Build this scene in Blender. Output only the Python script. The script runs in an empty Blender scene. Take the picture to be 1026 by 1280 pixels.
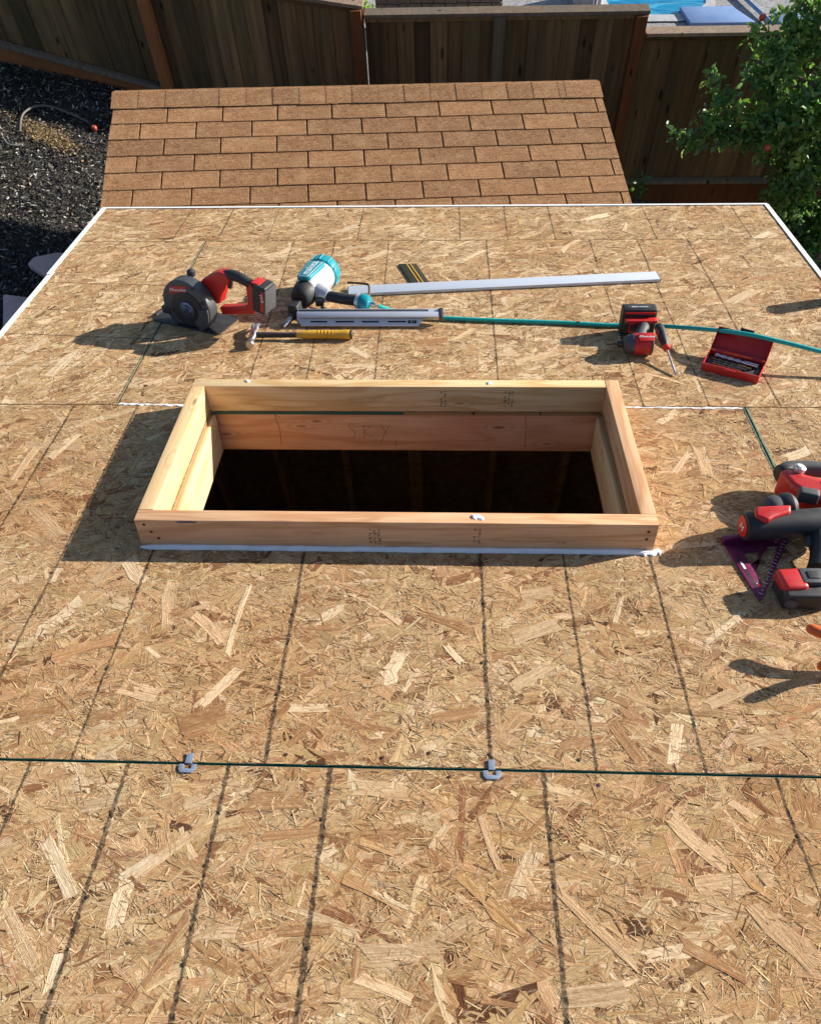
import bpy, bmesh, math, random
import numpy as np
from mathutils import Matrix, Vector

random.seed(7)
PI = math.pi
R = math.radians
S = bpy.context.scene
COL = S.collection

# ------------------------------------------------------------------ frames, camera, sky, sun
SLOPE = R(14.0)                     # the deck falls away from the viewer
EAVE_V, EAVE_Z = 2.82, 2.35
ROOF = Matrix.Translation((0, 0, EAVE_Z + EAVE_V * math.sin(SLOPE))) @ Matrix.Rotation(-SLOPE, 4, 'X')
# roof coordinates: u to the right along the eave, v down the slope, n off the deck

def rp(u, v, n=0.0):
    return ROOF @ Vector((u, v, n))

cam_d = bpy.data.cameras.new('camera')
cam = bpy.data.objects.new('camera', cam_d)
COL.objects.link(cam)
cam_d.sensor_fit = 'HORIZONTAL'
cam_d.sensor_width = 36.0
cam_d.lens = 36.0 * 995.07 / 1026.0
cam_d.clip_start, cam_d.clip_end = 0.05, 500.0
pt, yw, ro = 0.733716, -0.0531807, -0.0265968
fw = Vector((math.sin(yw) * math.cos(pt), math.cos(yw) * math.cos(pt), -math.sin(pt)))
rt = Vector((math.cos(yw), -math.sin(yw), 0))
up = rt.cross(fw)
r2 = math.cos(ro) * rt + math.sin(ro) * up
u2 = -math.sin(ro) * rt + math.cos(ro) * up
cm = Matrix((r2, u2, -fw)).transposed().to_4x4()
cm.translation = Vector((0, -0.80946, 1.394))
cam.matrix_world = ROOF @ cm
S.camera = cam

SUN = (ROOF.to_3x3() @ Vector((2.12, 0.62, 1.0))).normalized()
w = bpy.data.worlds.new('World')
S.world = w
w.use_nodes = True
nt = w.node_tree
sky = nt.nodes.new('ShaderNodeTexSky')
sky.sky_type = 'NISHITA'
sky.sun_disc = False
sky.sun_elevation = math.asin(SUN.z)
sky.sun_rotation = math.atan2(SUN.x, SUN.y)
bg = nt.nodes['Background']
sky.air_density, sky.dust_density, sky.ozone_density = 1.0, 0.8, 2.2
bg.inputs['Strength'].default_value = 0.075
nt.links.new(sky.outputs[0], bg.inputs[0])
sl = bpy.data.lights.new('sun', 'SUN')
sl.energy = 5.0
sl.angle = R(0.53)
sl.color = (1.0, 0.925, 0.83)
so = bpy.data.objects.new('sun', sl)
so.rotation_euler = SUN.to_track_quat('Z', 'Y').to_euler()
so.location = (8, 6, 9)
COL.objects.link(so)
S.view_settings.view_transform = 'Standard'
S.view_settings.look = 'None'
S.view_settings.gamma = 1.0
S.view_settings.use_curve_mapping = False
S.view_settings.exposure = 1.0

# ------------------------------------------------------------------ material helpers
class NT:
    def __init__(s, name):
        s.m = bpy.data.materials.new(name)
        s.m.use_nodes = True
        s.t = s.m.node_tree
        s.b = s.t.nodes['Principled BSDF']
        s.out = s.t.nodes['Material Output']
    def n(s, kind, **kw):
        nd = s.t.nodes.new('ShaderNode' + kind)
        for k, v in kw.items():
            setattr(nd, k, v)
        return nd
    def put(s, sock, v):
        if v is None:
            return
        if isinstance(v, bpy.types.NodeSocket):
            s.t.links.new(v, sock)
        elif isinstance(v, tuple) and len(v) == 3 and sock.type == 'RGBA':
            sock.default_value = (*v, 1)
        else:
            sock.default_value = v
    def math(s, op, a, b=None, c=None, clamp=False):
        nd = s.n('Math', operation=op, use_clamp=clamp)
        for i, v in enumerate((a, b, c)):
            s.put(nd.inputs[i], v)
        return nd.outputs[0]
    def coord(s, kind='Object'):
        return s.n('TexCoord').outputs[kind]
    def mapping(s, vec, scale=(1, 1, 1), loc=None):
        nd = s.n('Mapping')
        s.put(nd.inputs['Vector'], vec)
        nd.inputs['Scale'].default_value = scale
        if loc is not None:
            s.put(nd.inputs['Location'], loc)
        return nd.outputs[0]
    def noise(s, vec, scale, detail=3.0, rough=0.55, dist=0.0, out=0):
        nd = s.n('TexNoise')
        s.put(nd.inputs['Vector'], vec)
        nd.inputs['Scale'].default_value = scale
        nd.inputs['Detail'].default_value = detail
        nd.inputs['Roughness'].default_value = rough
        nd.inputs['Distortion'].default_value = dist
        return nd.outputs[out]
    def vor(s, vec, scale, feature='F1', out='Distance'):
        nd = s.n('TexVoronoi', feature=feature)
        s.put(nd.inputs['Vector'], vec)
        nd.inputs['Scale'].default_value = scale
        return nd.outputs[out]
    def ramp(s, fac, stops):
        nd = s.n('ValToRGB')
        s.put(nd.inputs[0], fac)
        el = nd.color_ramp.elements
        while len(el) < len(stops):
            el.new(0.5)
        for e, (p, c) in zip(el, stops):
            e.position = p
            e.color = (*c, 1) if isinstance(c, tuple) else (c, c, c, 1)
        return nd.outputs[0]
    def mix(s, fac, a, b, mode='MIX'):
        nd = s.n('Mix', data_type='RGBA', blend_type=mode)
        s.put(nd.inputs[0], fac)
        s.put(nd.inputs[6], a)
        s.put(nd.inputs[7], b)
        return nd.outputs[2]
    def rng(s, v, a, b, c, d):
        nd = s.n('MapRange')
        s.put(nd.inputs[0], v)
        for i, x in enumerate((a, b, c, d)):
            nd.inputs[i + 1].default_value = x
        return nd.outputs[0]
    def rand(s):
        return s.n('ObjectInfo').outputs['Random']
    def bump(s, h, strength=0.3, dist=0.002):
        nd = s.n('Bump')
        nd.inputs['Strength'].default_value = strength
        nd.inputs['Distance'].default_value = dist
        s.put(nd.inputs['Height'], h)
        s.put(s.b.inputs['Normal'], nd.outputs[0])
    def fin(s, col=None, rough=None, metal=None, spec=None):
        s.put(s.b.inputs['Base Color'], col)
        s.put(s.b.inputs['Roughness'], rough)
        s.put(s.b.inputs['Metallic'], metal)
        s.put(s.b.inputs['Specular IOR Level'], spec)
        return s.m

def plastic(name, col, rough=0.45, dirt=0.25, metal=0.0, scale=40.0):
    t = NT(name)
    c = t.coord()
    a = t.noise(c, scale, 4, 0.6)
    col2 = tuple(x * 0.72 + 0.03 for x in col)
    cc = t.mix(t.rng(a, 0.45, 0.75, 0.0, dirt * 2), col, col2)
    dust = t.noise(c, scale * 9, 2, 0.6)
    cc = t.mix(t.rng(dust, 0.62, 0.8, 0.0, 0.35 * dirt), cc, (0.45, 0.35, 0.24))
    t.bump(dust, 0.12, 0.0006)
    return t.fin(cc, t.rng(a, 0.3, 0.7, rough - 0.08, rough + 0.14), metal)

M = {}
M['red'] = plastic('red_plastic', (0.50, 0.018, 0.016), 0.36)
M['black'] = plastic('black_rubber', (0.016, 0.016, 0.018), 0.55, 0.3)
M['grey_rubber'] = plastic('grey_rubber', (0.055, 0.058, 0.064), 0.6, 0.3)
M['dark_metal'] = plastic('dark_painted_metal', (0.045, 0.046, 0.05), 0.42, 0.3, 0.3)
M['steel'] = plastic('bright_steel', (0.55, 0.56, 0.58), 0.3, 0.25, 1.0)
M['silver'] = plastic('cast_silver', (0.62, 0.63, 0.65), 0.34, 0.15, 0.55)
M['aluminium'] = plastic('brushed_aluminium', (0.60, 0.645, 0.72), 0.42, 0.2, 0.35, 25)
M['teal'] = plastic('teal_plastic', (0.0, 0.23, 0.29), 0.32, 0.15)
M['teal_hose'] = plastic('teal_hose', (0.0, 0.36, 0.34), 0.42, 0.2)
M['yellow'] = plastic('yellow_rubber', (0.60, 0.33, 0.02), 0.5, 0.3)
M['orange'] = plastic('orange_rubber', (0.66, 0.11, 0.012), 0.45, 0.2)
M['purple'] = plastic('purple_anodised', (0.17, 0.012, 0.075), 0.42, 0.25, 0.3)
M['white_ink'] = plastic('white_ink', (0.78, 0.78, 0.78), 0.5, 0.1)
M['black_ink'] = plastic('black_ink', (0.02, 0.018, 0.016), 0.7, 0.1)
M['stamp_ink'] = plastic('stamp_ink', (0.055, 0.028, 0.018), 0.8, 0.5, 0, 300)
M['pencil'] = plastic('pencil_mark', (0.27, 0.13, 0.08), 0.6, 0.2)
M['brass_blue'] = plastic('blued_hub', (0.10, 0.13, 0.22), 0.3, 0.2, 0.8)
M['rust'] = plastic('rusty_nail', (0.10, 0.055, 0.03), 0.6, 0.4, 0.4)
M['white_paint'] = plastic('white_drip_metal', (0.80, 0.80, 0.79), 0.4, 0.12)
M['olive'] = plastic('nail_strip_olive', (0.035, 0.035, 0.014), 0.5, 0.3)
M['galv'] = plastic('galvanised_clip', (0.25, 0.31, 0.40), 0.42, 0.25, 0.35)  # blue of the reflected sky is mixed into this colour
M['guard'] = plastic('grey_guard_metal', (0.075, 0.08, 0.09), 0.42, 0.3, 0.4)
M['bit'] = plastic('drill_bit_steel', (0.20, 0.20, 0.21), 0.3, 0.3, 0.85)
M['bronze_bit'] = plastic('gold_drill_bit', (0.28, 0.17, 0.07), 0.35, 0.3, 0.8)

def caulk_mat():
    t = NT('white_sealant')
    c = t.coord()
    t.bump(t.noise(c, 60, 4, 0.6), 0.6, 0.004)
    return t.fin(t.mix(t.rng(t.noise(c, 30, 4), 0.45, 0.75, 0, 0.6), (0.84, 0.84, 0.84), (0.62, 0.60, 0.56)), 0.45)
M['caulk'] = caulk_mat()

def lumber(name, light, dark, red, knots=True):
    t = NT(name)
    rnd = t.rand()
    off = t.n('CombineXYZ')
    t.put(off.inputs[0], t.math('MULTIPLY', rnd, 37.0))
    t.put(off.inputs[1], t.math('MULTIPLY', rnd, 11.0))
    t.put(off.inputs[2], t.math('MULTIPLY', rnd, 23.0))
    vec = t.n('VectorMath', operation='ADD')
    t.put(vec.inputs[0], t.coord()); t.put(vec.inputs[1], off.outputs[0])
    vec = vec.outputs[0]
    big = t.noise(t.mapping(vec, (1.1, 9, 9)), 1.0, 3, 0.5, 0.5)
    ring = t.math('PINGPONG', t.math('MULTIPLY', big, 13.0), 1.0)
    fine = t.noise(t.mapping(vec, (6, 320, 320)), 1.0, 2, 0.6)
    c = t.mix(t.rng(ring, 0.45, 1.0, 0.0, 1.0), light, dark)
    c = t.mix(t.rng(t.noise(vec, 3.0, 3), 0.42, 0.7, 0.0, 0.65), c, red)
    c = t.mix(t.rng(fine, 0.48, 0.75, 0.0, 0.5), c, tuple(x * 0.6 for x in dark))
    if knots:
        d = t.vor(t.mapping(vec, (4.2, 13, 13)), 1.0)
        kn = t.rng(d, 0.05, 0.10, 1.0, 0.0)
        c = t.mix(t.math('MULTIPLY', kn, 0.75), c, (0.13, 0.045, 0.018))
        halo = t.math('PINGPONG', t.math('MULTIPLY', d, 16.0), 1.0)
        hm = t.math('MULTIPLY', t.rng(d, 0.15, 0.34, 0.5, 0.0), halo)
        c = t.mix(hm, c, tuple(x * 0.7 for x in dark))
    t.bump(t.math('ADD', ring, fine), 0.25, 0.0008)
    return t.fin(c, t.rng(fine, 0.3, 0.7, 0.6, 0.8), None, 0.3)
M['fir'] = lumber('fir_lumber', (0.71, 0.435, 0.245), (0.54, 0.28, 0.13), (0.65, 0.32, 0.165))
M['pine'] = lumber('yellow_pine_lumber', (0.73, 0.53, 0.285), (0.58, 0.36, 0.15), (0.66, 0.42, 0.20))
M['pinkfir'] = lumber('pink_fir_lumber', (0.74, 0.43, 0.25), (0.60, 0.285, 0.14), (0.69, 0.30, 0.155))

def fence_mat(name, a, b, moss):
    t = NT(name)
    rnd = t.rand()
    off = t.n('CombineXYZ')
    for i, k in enumerate((17.0, 29.0, 41.0)):
        t.put(off.inputs[i], t.math('MULTIPLY', rnd, k))
    vec = t.n('VectorMath', operation='ADD')
    t.put(vec.inputs[0], t.coord()); t.put(vec.inputs[1], off.outputs[0])
    vec = vec.outputs[0]
    st = t.noise(t.mapping(vec, (34, 34, 1.6)), 1.0, 5, 0.62, 0.4)
    bl = t.noise(t.mapping(vec, (4, 4, 1.5)), 1.0, 3, 0.55)
    c = t.mix(t.rng(st, 0.35, 0.7, 0, 1), a, b)
    c = t.mix(t.rng(bl, 0.45, 0.7, 0, 0.75), c, moss)
    kd = t.vor(t.mapping(vec, (9, 9, 3.2)), 1.0)
    c = t.mix(t.rng(kd, 0.07, 0.16, 0.85, 0), c, (0.012, 0.009, 0.006))
    v = t.rng(rnd, 0, 1, 0.6, 1.5)
    hs = t.n('HueSaturation')
    t.put(hs.inputs['Value'], v); t.put(hs.inputs['Color'], c)
    t.bump(st, 0.5, 0.004)
    return t.fin(hs.outputs[0], 0.85, None, 0.2)
M['fence'] = fence_mat('weathered_fence_board', (0.21, 0.125, 0.055), (0.085, 0.055, 0.029), (0.095, 0.075, 0.037))
M['fence_red'] = fence_mat('red_stained_fence_timber', (0.29, 0.105, 0.036), (0.20, 0.074, 0.026), (0.17, 0.07, 0.03))
M['fence_cap'] = fence_mat('grey_fence_cap', (0.26, 0.19, 0.13), (0.15, 0.11, 0.08), (0.16, 0.14, 0.11))

def shingle_mat():
    t = NT('tan_asphalt_shingle')
    c = t.coord()
    rnd = t.rand()
    base = t.mix(rnd, (0.325, 0.160, 0.070), (0.165, 0.073, 0.032))
    g = t.vor(c, 170, out='Color')
    gv = t.n('SeparateColor'); t.put(gv.inputs[0], g)
    col = t.mix(t.rng(gv.outputs[0], 0.0, 1.0, 0.0, 1.0), (0.09, 0.043, 0.018), (0.62, 0.38, 0.19))
    col = t.mix(0.40, base, col)
    wv = t.n('VectorMath', operation='ADD')
    cb = t.n('CombineXYZ'); t.put(cb.inputs[0], t.math('MULTIPLY', rnd, 50.0)); t.put(cb.inputs[1], t.math('MULTIPLY', rnd, 31.0))
    t.put(wv.inputs[0], c); t.put(wv.inputs[1], cb.outputs[0])
    st = t.noise(t.mapping(wv.outputs[0], (5, 40, 1)), 1.0, 4, 0.62)
    col = t.mix(t.rng(st, 0.45, 0.72, 0.0, 0.6), col, (0.17, 0.078, 0.036))
    col = t.mix(t.rng(t.noise(wv.outputs[0], 9, 3), 0.5, 0.75, 0, 0.3), col, (0.46, 0.30, 0.16))
    t.bump(gv.outputs[0], 0.7, 0.0016)
    return t.fin(col, 0.9, None, 0.2)
M['shingle'] = shingle_mat()

def ground_mat():
    t = NT('dark_soil')
    c = t.coord()
    a = t.noise(c, 14, 6, 0.7)
    t.bump(a, 0.8, 0.03)
    return t.fin(t.ramp(a, [(0.3, (0.02, 0.017, 0.013)), (0.7, (0.07, 0.06, 0.047))]), 0.9)
M['soil'] = ground_mat()

def tint_mat(name, rough, spec=0.4, var=0.3, sc=60, trans=False):
    t = NT(name)
    at = t.n('Attribute', attribute_name='tint')
    nz = t.noise(t.coord(), sc, 3)
    c = t.mix(t.rng(nz, 0.3, 0.7, 0, var), at.outputs['Color'], (0.0, 0.0, 0.0))
    t.fin(c, rough, None, spec)
    if trans:
        tr = t.n('BsdfTranslucent')
        t.put(tr.inputs[0], t.mix(0.5, at.outputs['Color'], (0.20, 0.34, 0.03)))
        ms = t.n('MixShader'); ms.inputs[0].default_value = 0.48
        t.t.links.new(t.b.outputs[0], ms.inputs[1]); t.t.links.new(tr.outputs[0], ms.inputs[2])
        t.t.links.new(ms.outputs[0], t.out.inputs[0])
    return t.m
M['chip'] = tint_mat('mulch_chip', 0.65, 0.3)
M['leaf'] = tint_mat('apple_leaf', 0.36, 0.5, 0.2, 40, True)
def simple_noise(name, a, b, scale, rough=0.85, bump=0.3, bd=0.01):
    t = NT(name)
    z = t.noise(t.coord(), scale, 6, 0.65)
    t.bump(z, bump, bd)
    return t.fin(t.ramp(z, [(0.32, a), (0.68, b)]), rough)
M['pebble'] = simple_noise('pebble_deck', (0.17, 0.165, 0.16), (0.42, 0.41, 0.40), 26, 0.85, 0.5)
M['brickstone'] = simple_noise('grey_brown_block', (0.10, 0.075, 0.055), (0.22, 0.17, 0.125), 18)
M['mortar'] = simple_noise('mortar', (0.05, 0.045, 0.04), (0.1, 0.09, 0.08), 30)
M['bark'] = simple_noise('bark', (0.05, 0.035, 0.022), (0.15, 0.11, 0.075), 30, 0.9, 0.7)
M['slab'] = simple_noise('pinkish_stone', (0.52, 0.36, 0.32), (0.66, 0.48, 0.43), 12, 0.7, 0.2)
M['blue_slab'] = simple_noise('pale_blue_pad', (0.15, 0.25, 0.48), (0.21, 0.32, 0.54), 5, 0.5, 0.1)
M['coping'] = simple_noise('pool_coping', (0.35, 0.36, 0.37), (0.5, 0.5, 0.5), 20, 0.8)
M['sand'] = simple_noise('sawdust', (0.36, 0.23, 0.10), (0.60, 0.42, 0.20), 45, 0.95, 0.6)
M['poly_tube'] = plastic('grey_poly_tube', (0.13, 0.12, 0.108), 0.5, 0.4)
M['apple'] = plastic('apple_skin', (0.42, 0.06, 0.035), 0.35, 0.2)
M['siding'] = simple_noise('brown_siding', (0.12, 0.07, 0.04), (0.2, 0.12, 0.07), 8)
M['inner_osb'] = simple_noise('inside_sheathing', (0.30, 0.19, 0.10), (0.50, 0.34, 0.19), 22, 0.85)
M['concrete'] = simple_noise('floor_slab', (0.22, 0.21, 0.2), (0.32, 0.31, 0.3), 6)
M['steelcup'] = plastic('cup_enamel', (0.10, 0.14, 0.2), 0.35, 0.2)
def water_mat():
    t = NT('pool_water')
    c = t.coord()
    wv = t.noise(t.mapping(c, (2.2, 7, 1)), 1.0, 3, 0.5, 0.8)
    t.bump(wv, 0.5, 0.05)
    return t.fin(t.ramp(wv, [(0.35, (0.0, 0.16, 0.34)), (0.5, (0.01, 0.27, 0.47)), (0.68, (0.06, 0.42, 0.60))]), 0.12, None, 0.4)
M['water'] = water_mat()

# ------------------------------------------------------------------ mesh helpers
class MB:
    def __init__(s):
        s.v, s.f = [], []
    def add(s, vs, fs):
        k = len(s.v)
        s.v += [tuple(x) for x in vs]
        s.f += [tuple(i + k for i in f) for f in fs]
        return s
    def box(s, c, d, m=None):
        x, y, z = (q / 2 for q in d)
        vs = [Vector((a * x, b * y, e * z)) for a in (-1, 1) for b in (-1, 1) for e in (-1, 1)]
        if m is not None:
            vs = [m @ q for q in vs]
        vs = [q + Vector(c) for q in vs]
        return s.add(vs, [(0, 1, 3, 2), (4, 6, 7, 5), (0, 4, 5, 1), (2, 3, 7, 6), (0, 2, 6, 4), (1, 5, 7, 3)])
    def prism(s, poly, z0, z1, m=None):
        n = len(poly)
        a = sum(poly[i][0] * poly[(i + 1) % n][1] - poly[(i + 1) % n][0] * poly[i][1] for i in range(n))
        if a < 0:
            poly = poly[::-1]
        vs = [Vector((x, y, z0)) for x, y in poly] + [Vector((x, y, z1)) for x, y in poly]
        if m is not None:
            vs = [m @ q for q in vs]
        fs = [tuple(range(n - 1, -1, -1)), tuple(range(n, 2 * n))]
        fs += [(i, (i + 1) % n, n + (i + 1) % n, n + i) for i in range(n)]
        return s.add(vs, fs)
    def tube(s, pts, r, seg=10):
        pts = [Vector(p) for p in pts]
        n = len(pts)
        if not isinstance(r, (list, tuple)):
            r = [r] * n
        t0 = (pts[1] - pts[0]).normalized()
        ref = Vector((0, 0, 1)) if abs(t0.z) < 0.9 else Vector((1, 0, 0))
        vs, fs = [], []
        for i, p in enumerate(pts):
            t = (pts[min(i + 1, n - 1)] - pts[max(i - 1, 0)]).normalized()
            a = t.cross(ref).normalized()
            b = t.cross(a).normalized() * -1
            ref = b if abs(t.dot(b)) < 0.9 else ref
            for k in range(seg):
                g = 2 * PI * k / seg
                vs.append(p + (a * math.cos(g) + b * math.sin(g)) * r[i])
        for i in range(n - 1):
            for k in range(seg):
                k2 = (k + 1) % seg
                fs.append((i * seg + k, i * seg + k2, (i + 1) * seg + k2, (i + 1) * seg + k))
        fs.append(tuple(range(seg - 1, -1, -1)))
        fs.append(tuple((n - 1) * seg + k for k in range(seg)))
        return s.add(vs, fs)
    def lathe(s, prof, o, ax, seg=28):
        ax = Vector(ax).normalized(); o = Vector(o)
        pts = [o + ax * z for r, z in prof]
        ref = Vector((0, 0, 1)) if abs(ax.z) < 0.9 else Vector((1, 0, 0))
        a = ax.cross(ref).normalized(); b = ax.cross(a)
        vs, fs = [], []
        for (r, z), p in zip(prof, pts):
            for k in range(seg):
                g = 2 * PI * k / seg
                vs.append(p + (a * math.cos(g) + b * math.sin(g)) * max(r, 1e-5))
        n = len(prof)
        for i in range(n - 1):
            for k in range(seg):
                k2 = (k + 1) % seg
                fs.append((i * seg + k, i * seg + k2, (i + 1) * seg + k2, (i + 1) * seg + k))
        fs.append(tuple(range(seg - 1, -1, -1)))
        fs.append(tuple((n - 1) * seg + k for k in range(seg)))
        return s.add(vs, fs)
    def mesh(s, name, mat, bevel=0.0, smooth=True, seg=2):
        me = bpy.data.meshes.new(name)
        me.from_pydata(s.v, [], s.f)
        bm = bmesh.new()
        bm.from_mesh(me)
        bmesh.ops.recalc_face_normals(bm, faces=bm.faces)
        if bevel > 0:
            ed = [e for e in bm.edges if len(e.link_faces) == 2 and e.calc_face_angle(0) > R(28)]
            bmesh.ops.bevel(bm, geom=ed, offset=bevel, segments=seg, profile=0.6, affect='EDGES', clamp_overlap=True)
        bm.to_mesh(me)
        bm.free()
        if smooth:
            me.polygons.foreach_set('use_smooth', [True] * len(me.polygons))
            me.set_sharp_from_angle(angle=R(38))
        me.materials.append(M[mat] if isinstance(mat, str) else mat)
        return me
    def build(s, name, mat, parent=None, bevel=0.0, smooth=True, seg=2):
        return link(name, s.mesh(name, mat, bevel, smooth, seg), parent)

def link(name, me, parent=None, mw=None):
    o = bpy.data.objects.new(name, me)
    COL.objects.link(o)
    if parent is not None:
        o.parent = parent
    if mw is not None:
        o.matrix_local = mw
    return o

def tag(o, label, cat, group=None, kind=None):
    if label: o['label'] = label
    if cat: o['category'] = cat
    if group: o['group'] = group
    if kind: o['kind'] = kind
    return o

def thing(name, label, cat, mw, group=None):
    o = bpy.data.objects.new(name, None)
    o.empty_display_size = 0.05
    COL.objects.link(o)
    o.matrix_world = mw
    return tag(o, label, cat, group)

def on_roof(u, v, n=0.0, rot=0.0):
    return ROOF @ Matrix.Translation((u, v, n)) @ Matrix.Rotation(rot, 4, 'Z')

def text(body, size, mat, parent, mw, shear=0.0, name='lettering', width=1.0):
    cu = bpy.data.curves.new(name, 'FONT')
    cu.body = body; cu.size = size; cu.shear = shear
    cu.align_x = 'CENTER'; cu.align_y = 'CENTER'
    cu.extrude = 0.0002
    cu.resolution_u = 3
    ob = bpy.data.objects.new(name, cu)
    COL.objects.link(ob)
    me = bpy.data.meshes.new_from_object(ob.evaluated_get(bpy.context.evaluated_depsgraph_get()))
    bpy.data.objects.remove(ob)
    me.materials.clear(); me.materials.append(M[mat])
    return link(name, me, parent, mw @ Matrix.Diagonal((width, 1, 1, 1)))

def frame(o, x, y, z=None):
    """4x4 with the given origin and x / y axes"""
    x = Vector(x).normalized()
    y = Vector(y); y = (y - x * y.dot(x)).normalized()
    zz = x.cross(y)
    m = Matrix((x, y, zz)).transposed().to_4x4()
    m.translation = Vector(o)
    return m

def arc(cx, cy, r, a0, a1, n):
    return [(cx + r * math.cos(R(a0 + (a1 - a0) * i / n)), cy + r * math.sin(R(a0 + (a1 - a0) * i / n))) for i in range(n + 1)]
FLAKES = [(-0.876, 0.36, 0.131, 0.046, 0.99, 0), (-0.633, 0.404, 0.143, 0.048, 1.78, 1), (-0.788, 0.278, 0.139, 0.06, 0.4, 2), (-0.523, 0.333, 0.118, 0.026, -0.79, 1),
    (-0.464, 0.359, 0.202, 0.013, 1.52, 0), (-0.257, 0.385, 0.085, 0.03, 0.72, 0), (-0.467, 0.173, 0.115, 0.022, 0.97, 0), (-0.487, 0.099, 0.103, 0.036, 0.4, 2),
    (-0.108, 0.209, 0.039, 0.031, 1.89, 0), (-0.098, 0.247, 0.052, 0.031, 1.14, 0), (0.047, 0.498, 0.104, 0.031, 0.3, 3), (0.006, 0.365, 0.13, 0.02, -0.47, 2),
    (0.461, 0.059, 0.102, 0.022, 1.28, 0), (0.367, 0.061, 0.098, 0.027, -1.1, 2), (0.405, 0.407, 0.09, 0.011, -1.91, 0), (0.632, 0.358, 0.148, 0.016, 0.71, 0),
    (0.598, 0.179, 0.134, 0.027, 0.45, 1), (0.725, 0.956, 0.136, 0.046, -1.61, 1), (0.665, 0.949, 0.116, 0.016, 0.98, 0), (0.996, 0.992, 0.087, 0.031, 0.49, 0),
    (0.671, 1.167, 0.103, 0.023, 0.75, 0), (-1.11, 1.006, 0.136, 0.045, 1.21, 0), (-1.028, 0.673, 0.144, 0.037, -0.73, 1), (-1.141, 1.008, 0.174, 0.029, 3.04, 1),
    (-1.188, 0.925, 0.147, 0.023, -1.66, 1), (0.149, -0.204, 0.095, 0.032, 1.17, 0), (-0.062, -0.336, 0.127, 0.036, 0.08, 1), (0.012, -0.303, 0.109, 0.025, 0.52, 1),
    (0.564, -0.287, 0.125, 0.042, -0.94, 1), (0.264, -0.289, 0.161, 0.017, -0.78, 1), (0.38, -0.319, 0.1, 0.02, 0.17, 0), (0.505, -0.205, 0.135, 0.044, 0.15, 1),
    (0.46, -0.137, 0.127, 0.033, -0.82, 1), (-0.697, -0.322, 0.13, 0.022, -0.82, 1), (-0.672, -0.209, 0.136, 0.024, -0.86, 0), (-0.541, -0.273, 0.089, 0.029, 1.54, 0),
    (-0.493, -0.184, 0.127, 0.023, 0.71, 1), (-0.305, -0.077, 0.119, 0.045, 0.08, 2), (-0.267, -0.139, 0.098, 0.018, 0.12, 2), (-0.615, -0.377, 0.061, 0.016, 1.6, 0),
    (-0.224, -0.302, 0.089, 0.02, 0.11, 2), (-0.45, -0.085, 0.052, 0.023, 0.34, 1), (0.164, -0.252, 0.08, 0.013, -0.05, 2), (0.438, -0.328, 0.101, 0.021, -0.46, 2),
    (0.091, -0.146, 0.106, 0.015, -1.27, 1), (-0.2, -0.173, 0.04, 0.018, 0.6, 0), (-0.112, -0.049, 0.106, 0.032, -0.05, 1), (-0.773, -0.061, 0.051, 0.018, 0.36, 3),
    (-0.628, -0.09, 0.087, 0.023, 0.21, 1), (0.24, -0.385, 0.102, 0.033, 0.14, 1), (-0.412, -0.421, 0.071, 0.015, -0.28, 2), (0.002, -0.135, 0.053, 0.014, 1.01, 0),
    (-0.435, 2.563, 0.144, 0.06, 0.62, 0), (1.092, 1.93, 0.177, 0.038, 0.69, 0), (-0.277, 2.292, 0.148, 0.058, 0.72, 0), (0.118, 2.3, 0.143, 0.05, 0.83, 0),
    (-1.409, 1.573, 0.1, 0.057, 1.04, 0), (-1.445, 1.476, 0.102, 0.054, 0.85, 0), (0.408, 2.746, 0.218, 0.06, 0.15, 1), (0.664, 2.675, 0.128, 0.06, 0.49, 0),
    (-1.313, 2.114, 0.127, 0.06, 0.58, 0), (-0.542, 1.473, 0.106, 0.046, 0.24, 1), (0.308, 1.501, 0.181, 0.041, 0.43, 1), (-0.039, 1.604, 0.112, 0.047, 0.24, 2),
    (1.321, 2.468, 0.131, 0.054, 0.65, 0), (0.185, 2.481, 0.16, 0.057, 0.53, 1), (-1.121, 2.466, 0.167, 0.056, 0.69, 0), (-1.275, 1.46, 0.156, 0.04, 1.31, 0),
    (0.512, 2.398, 0.177, 0.033, 1.08, 0), (1.008, 2.152, 0.111, 0.048, -1.24, 1), (0.826, 1.43, 0.159, 0.036, 0.86, 1), (-1.225, 2.496, 0.143, 0.06, 0.61, 2),
    (0.284, 0.058, 0.098, 0.024, 0.2, 2), (0.195, 0.219, 0.11, 0.026, 0.62, 1), (0.033, 0.117, 0.1, 0.026, 0.21, 2), (-0.137, 0.082, 0.116, 0.022, -0.18, 2),
    (-0.336, 0.113, 0.064, 0.023, 0.86, 2), (-0.633, 0.161, 0.093, 0.038, -0.2, 1), (-0.831, 0.097, 0.079, 0.033, 0.27, 2), (0.222, 0.452, 0.077, 0.039, 0.18, 1),
    (0.355, 0.172, 0.085, 0.029, -0.46, 2), (0.646, 0.08, 0.106, 0.026, 0.28, 1), (-0.817, 0.507, 0.092, 0.037, 1.08, 1), (-0.744, 0.508, 0.101, 0.038, -0.9, 0),
    (0.213, 0.339, 0.12, 0.038, 0.41, 1)]

# ------------------------------------------------------------------ ground and terrain
def ground_z(x, y=0.0):
    return max(min(0.34 - 0.24 * x, 1.9), -0.2)

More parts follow.
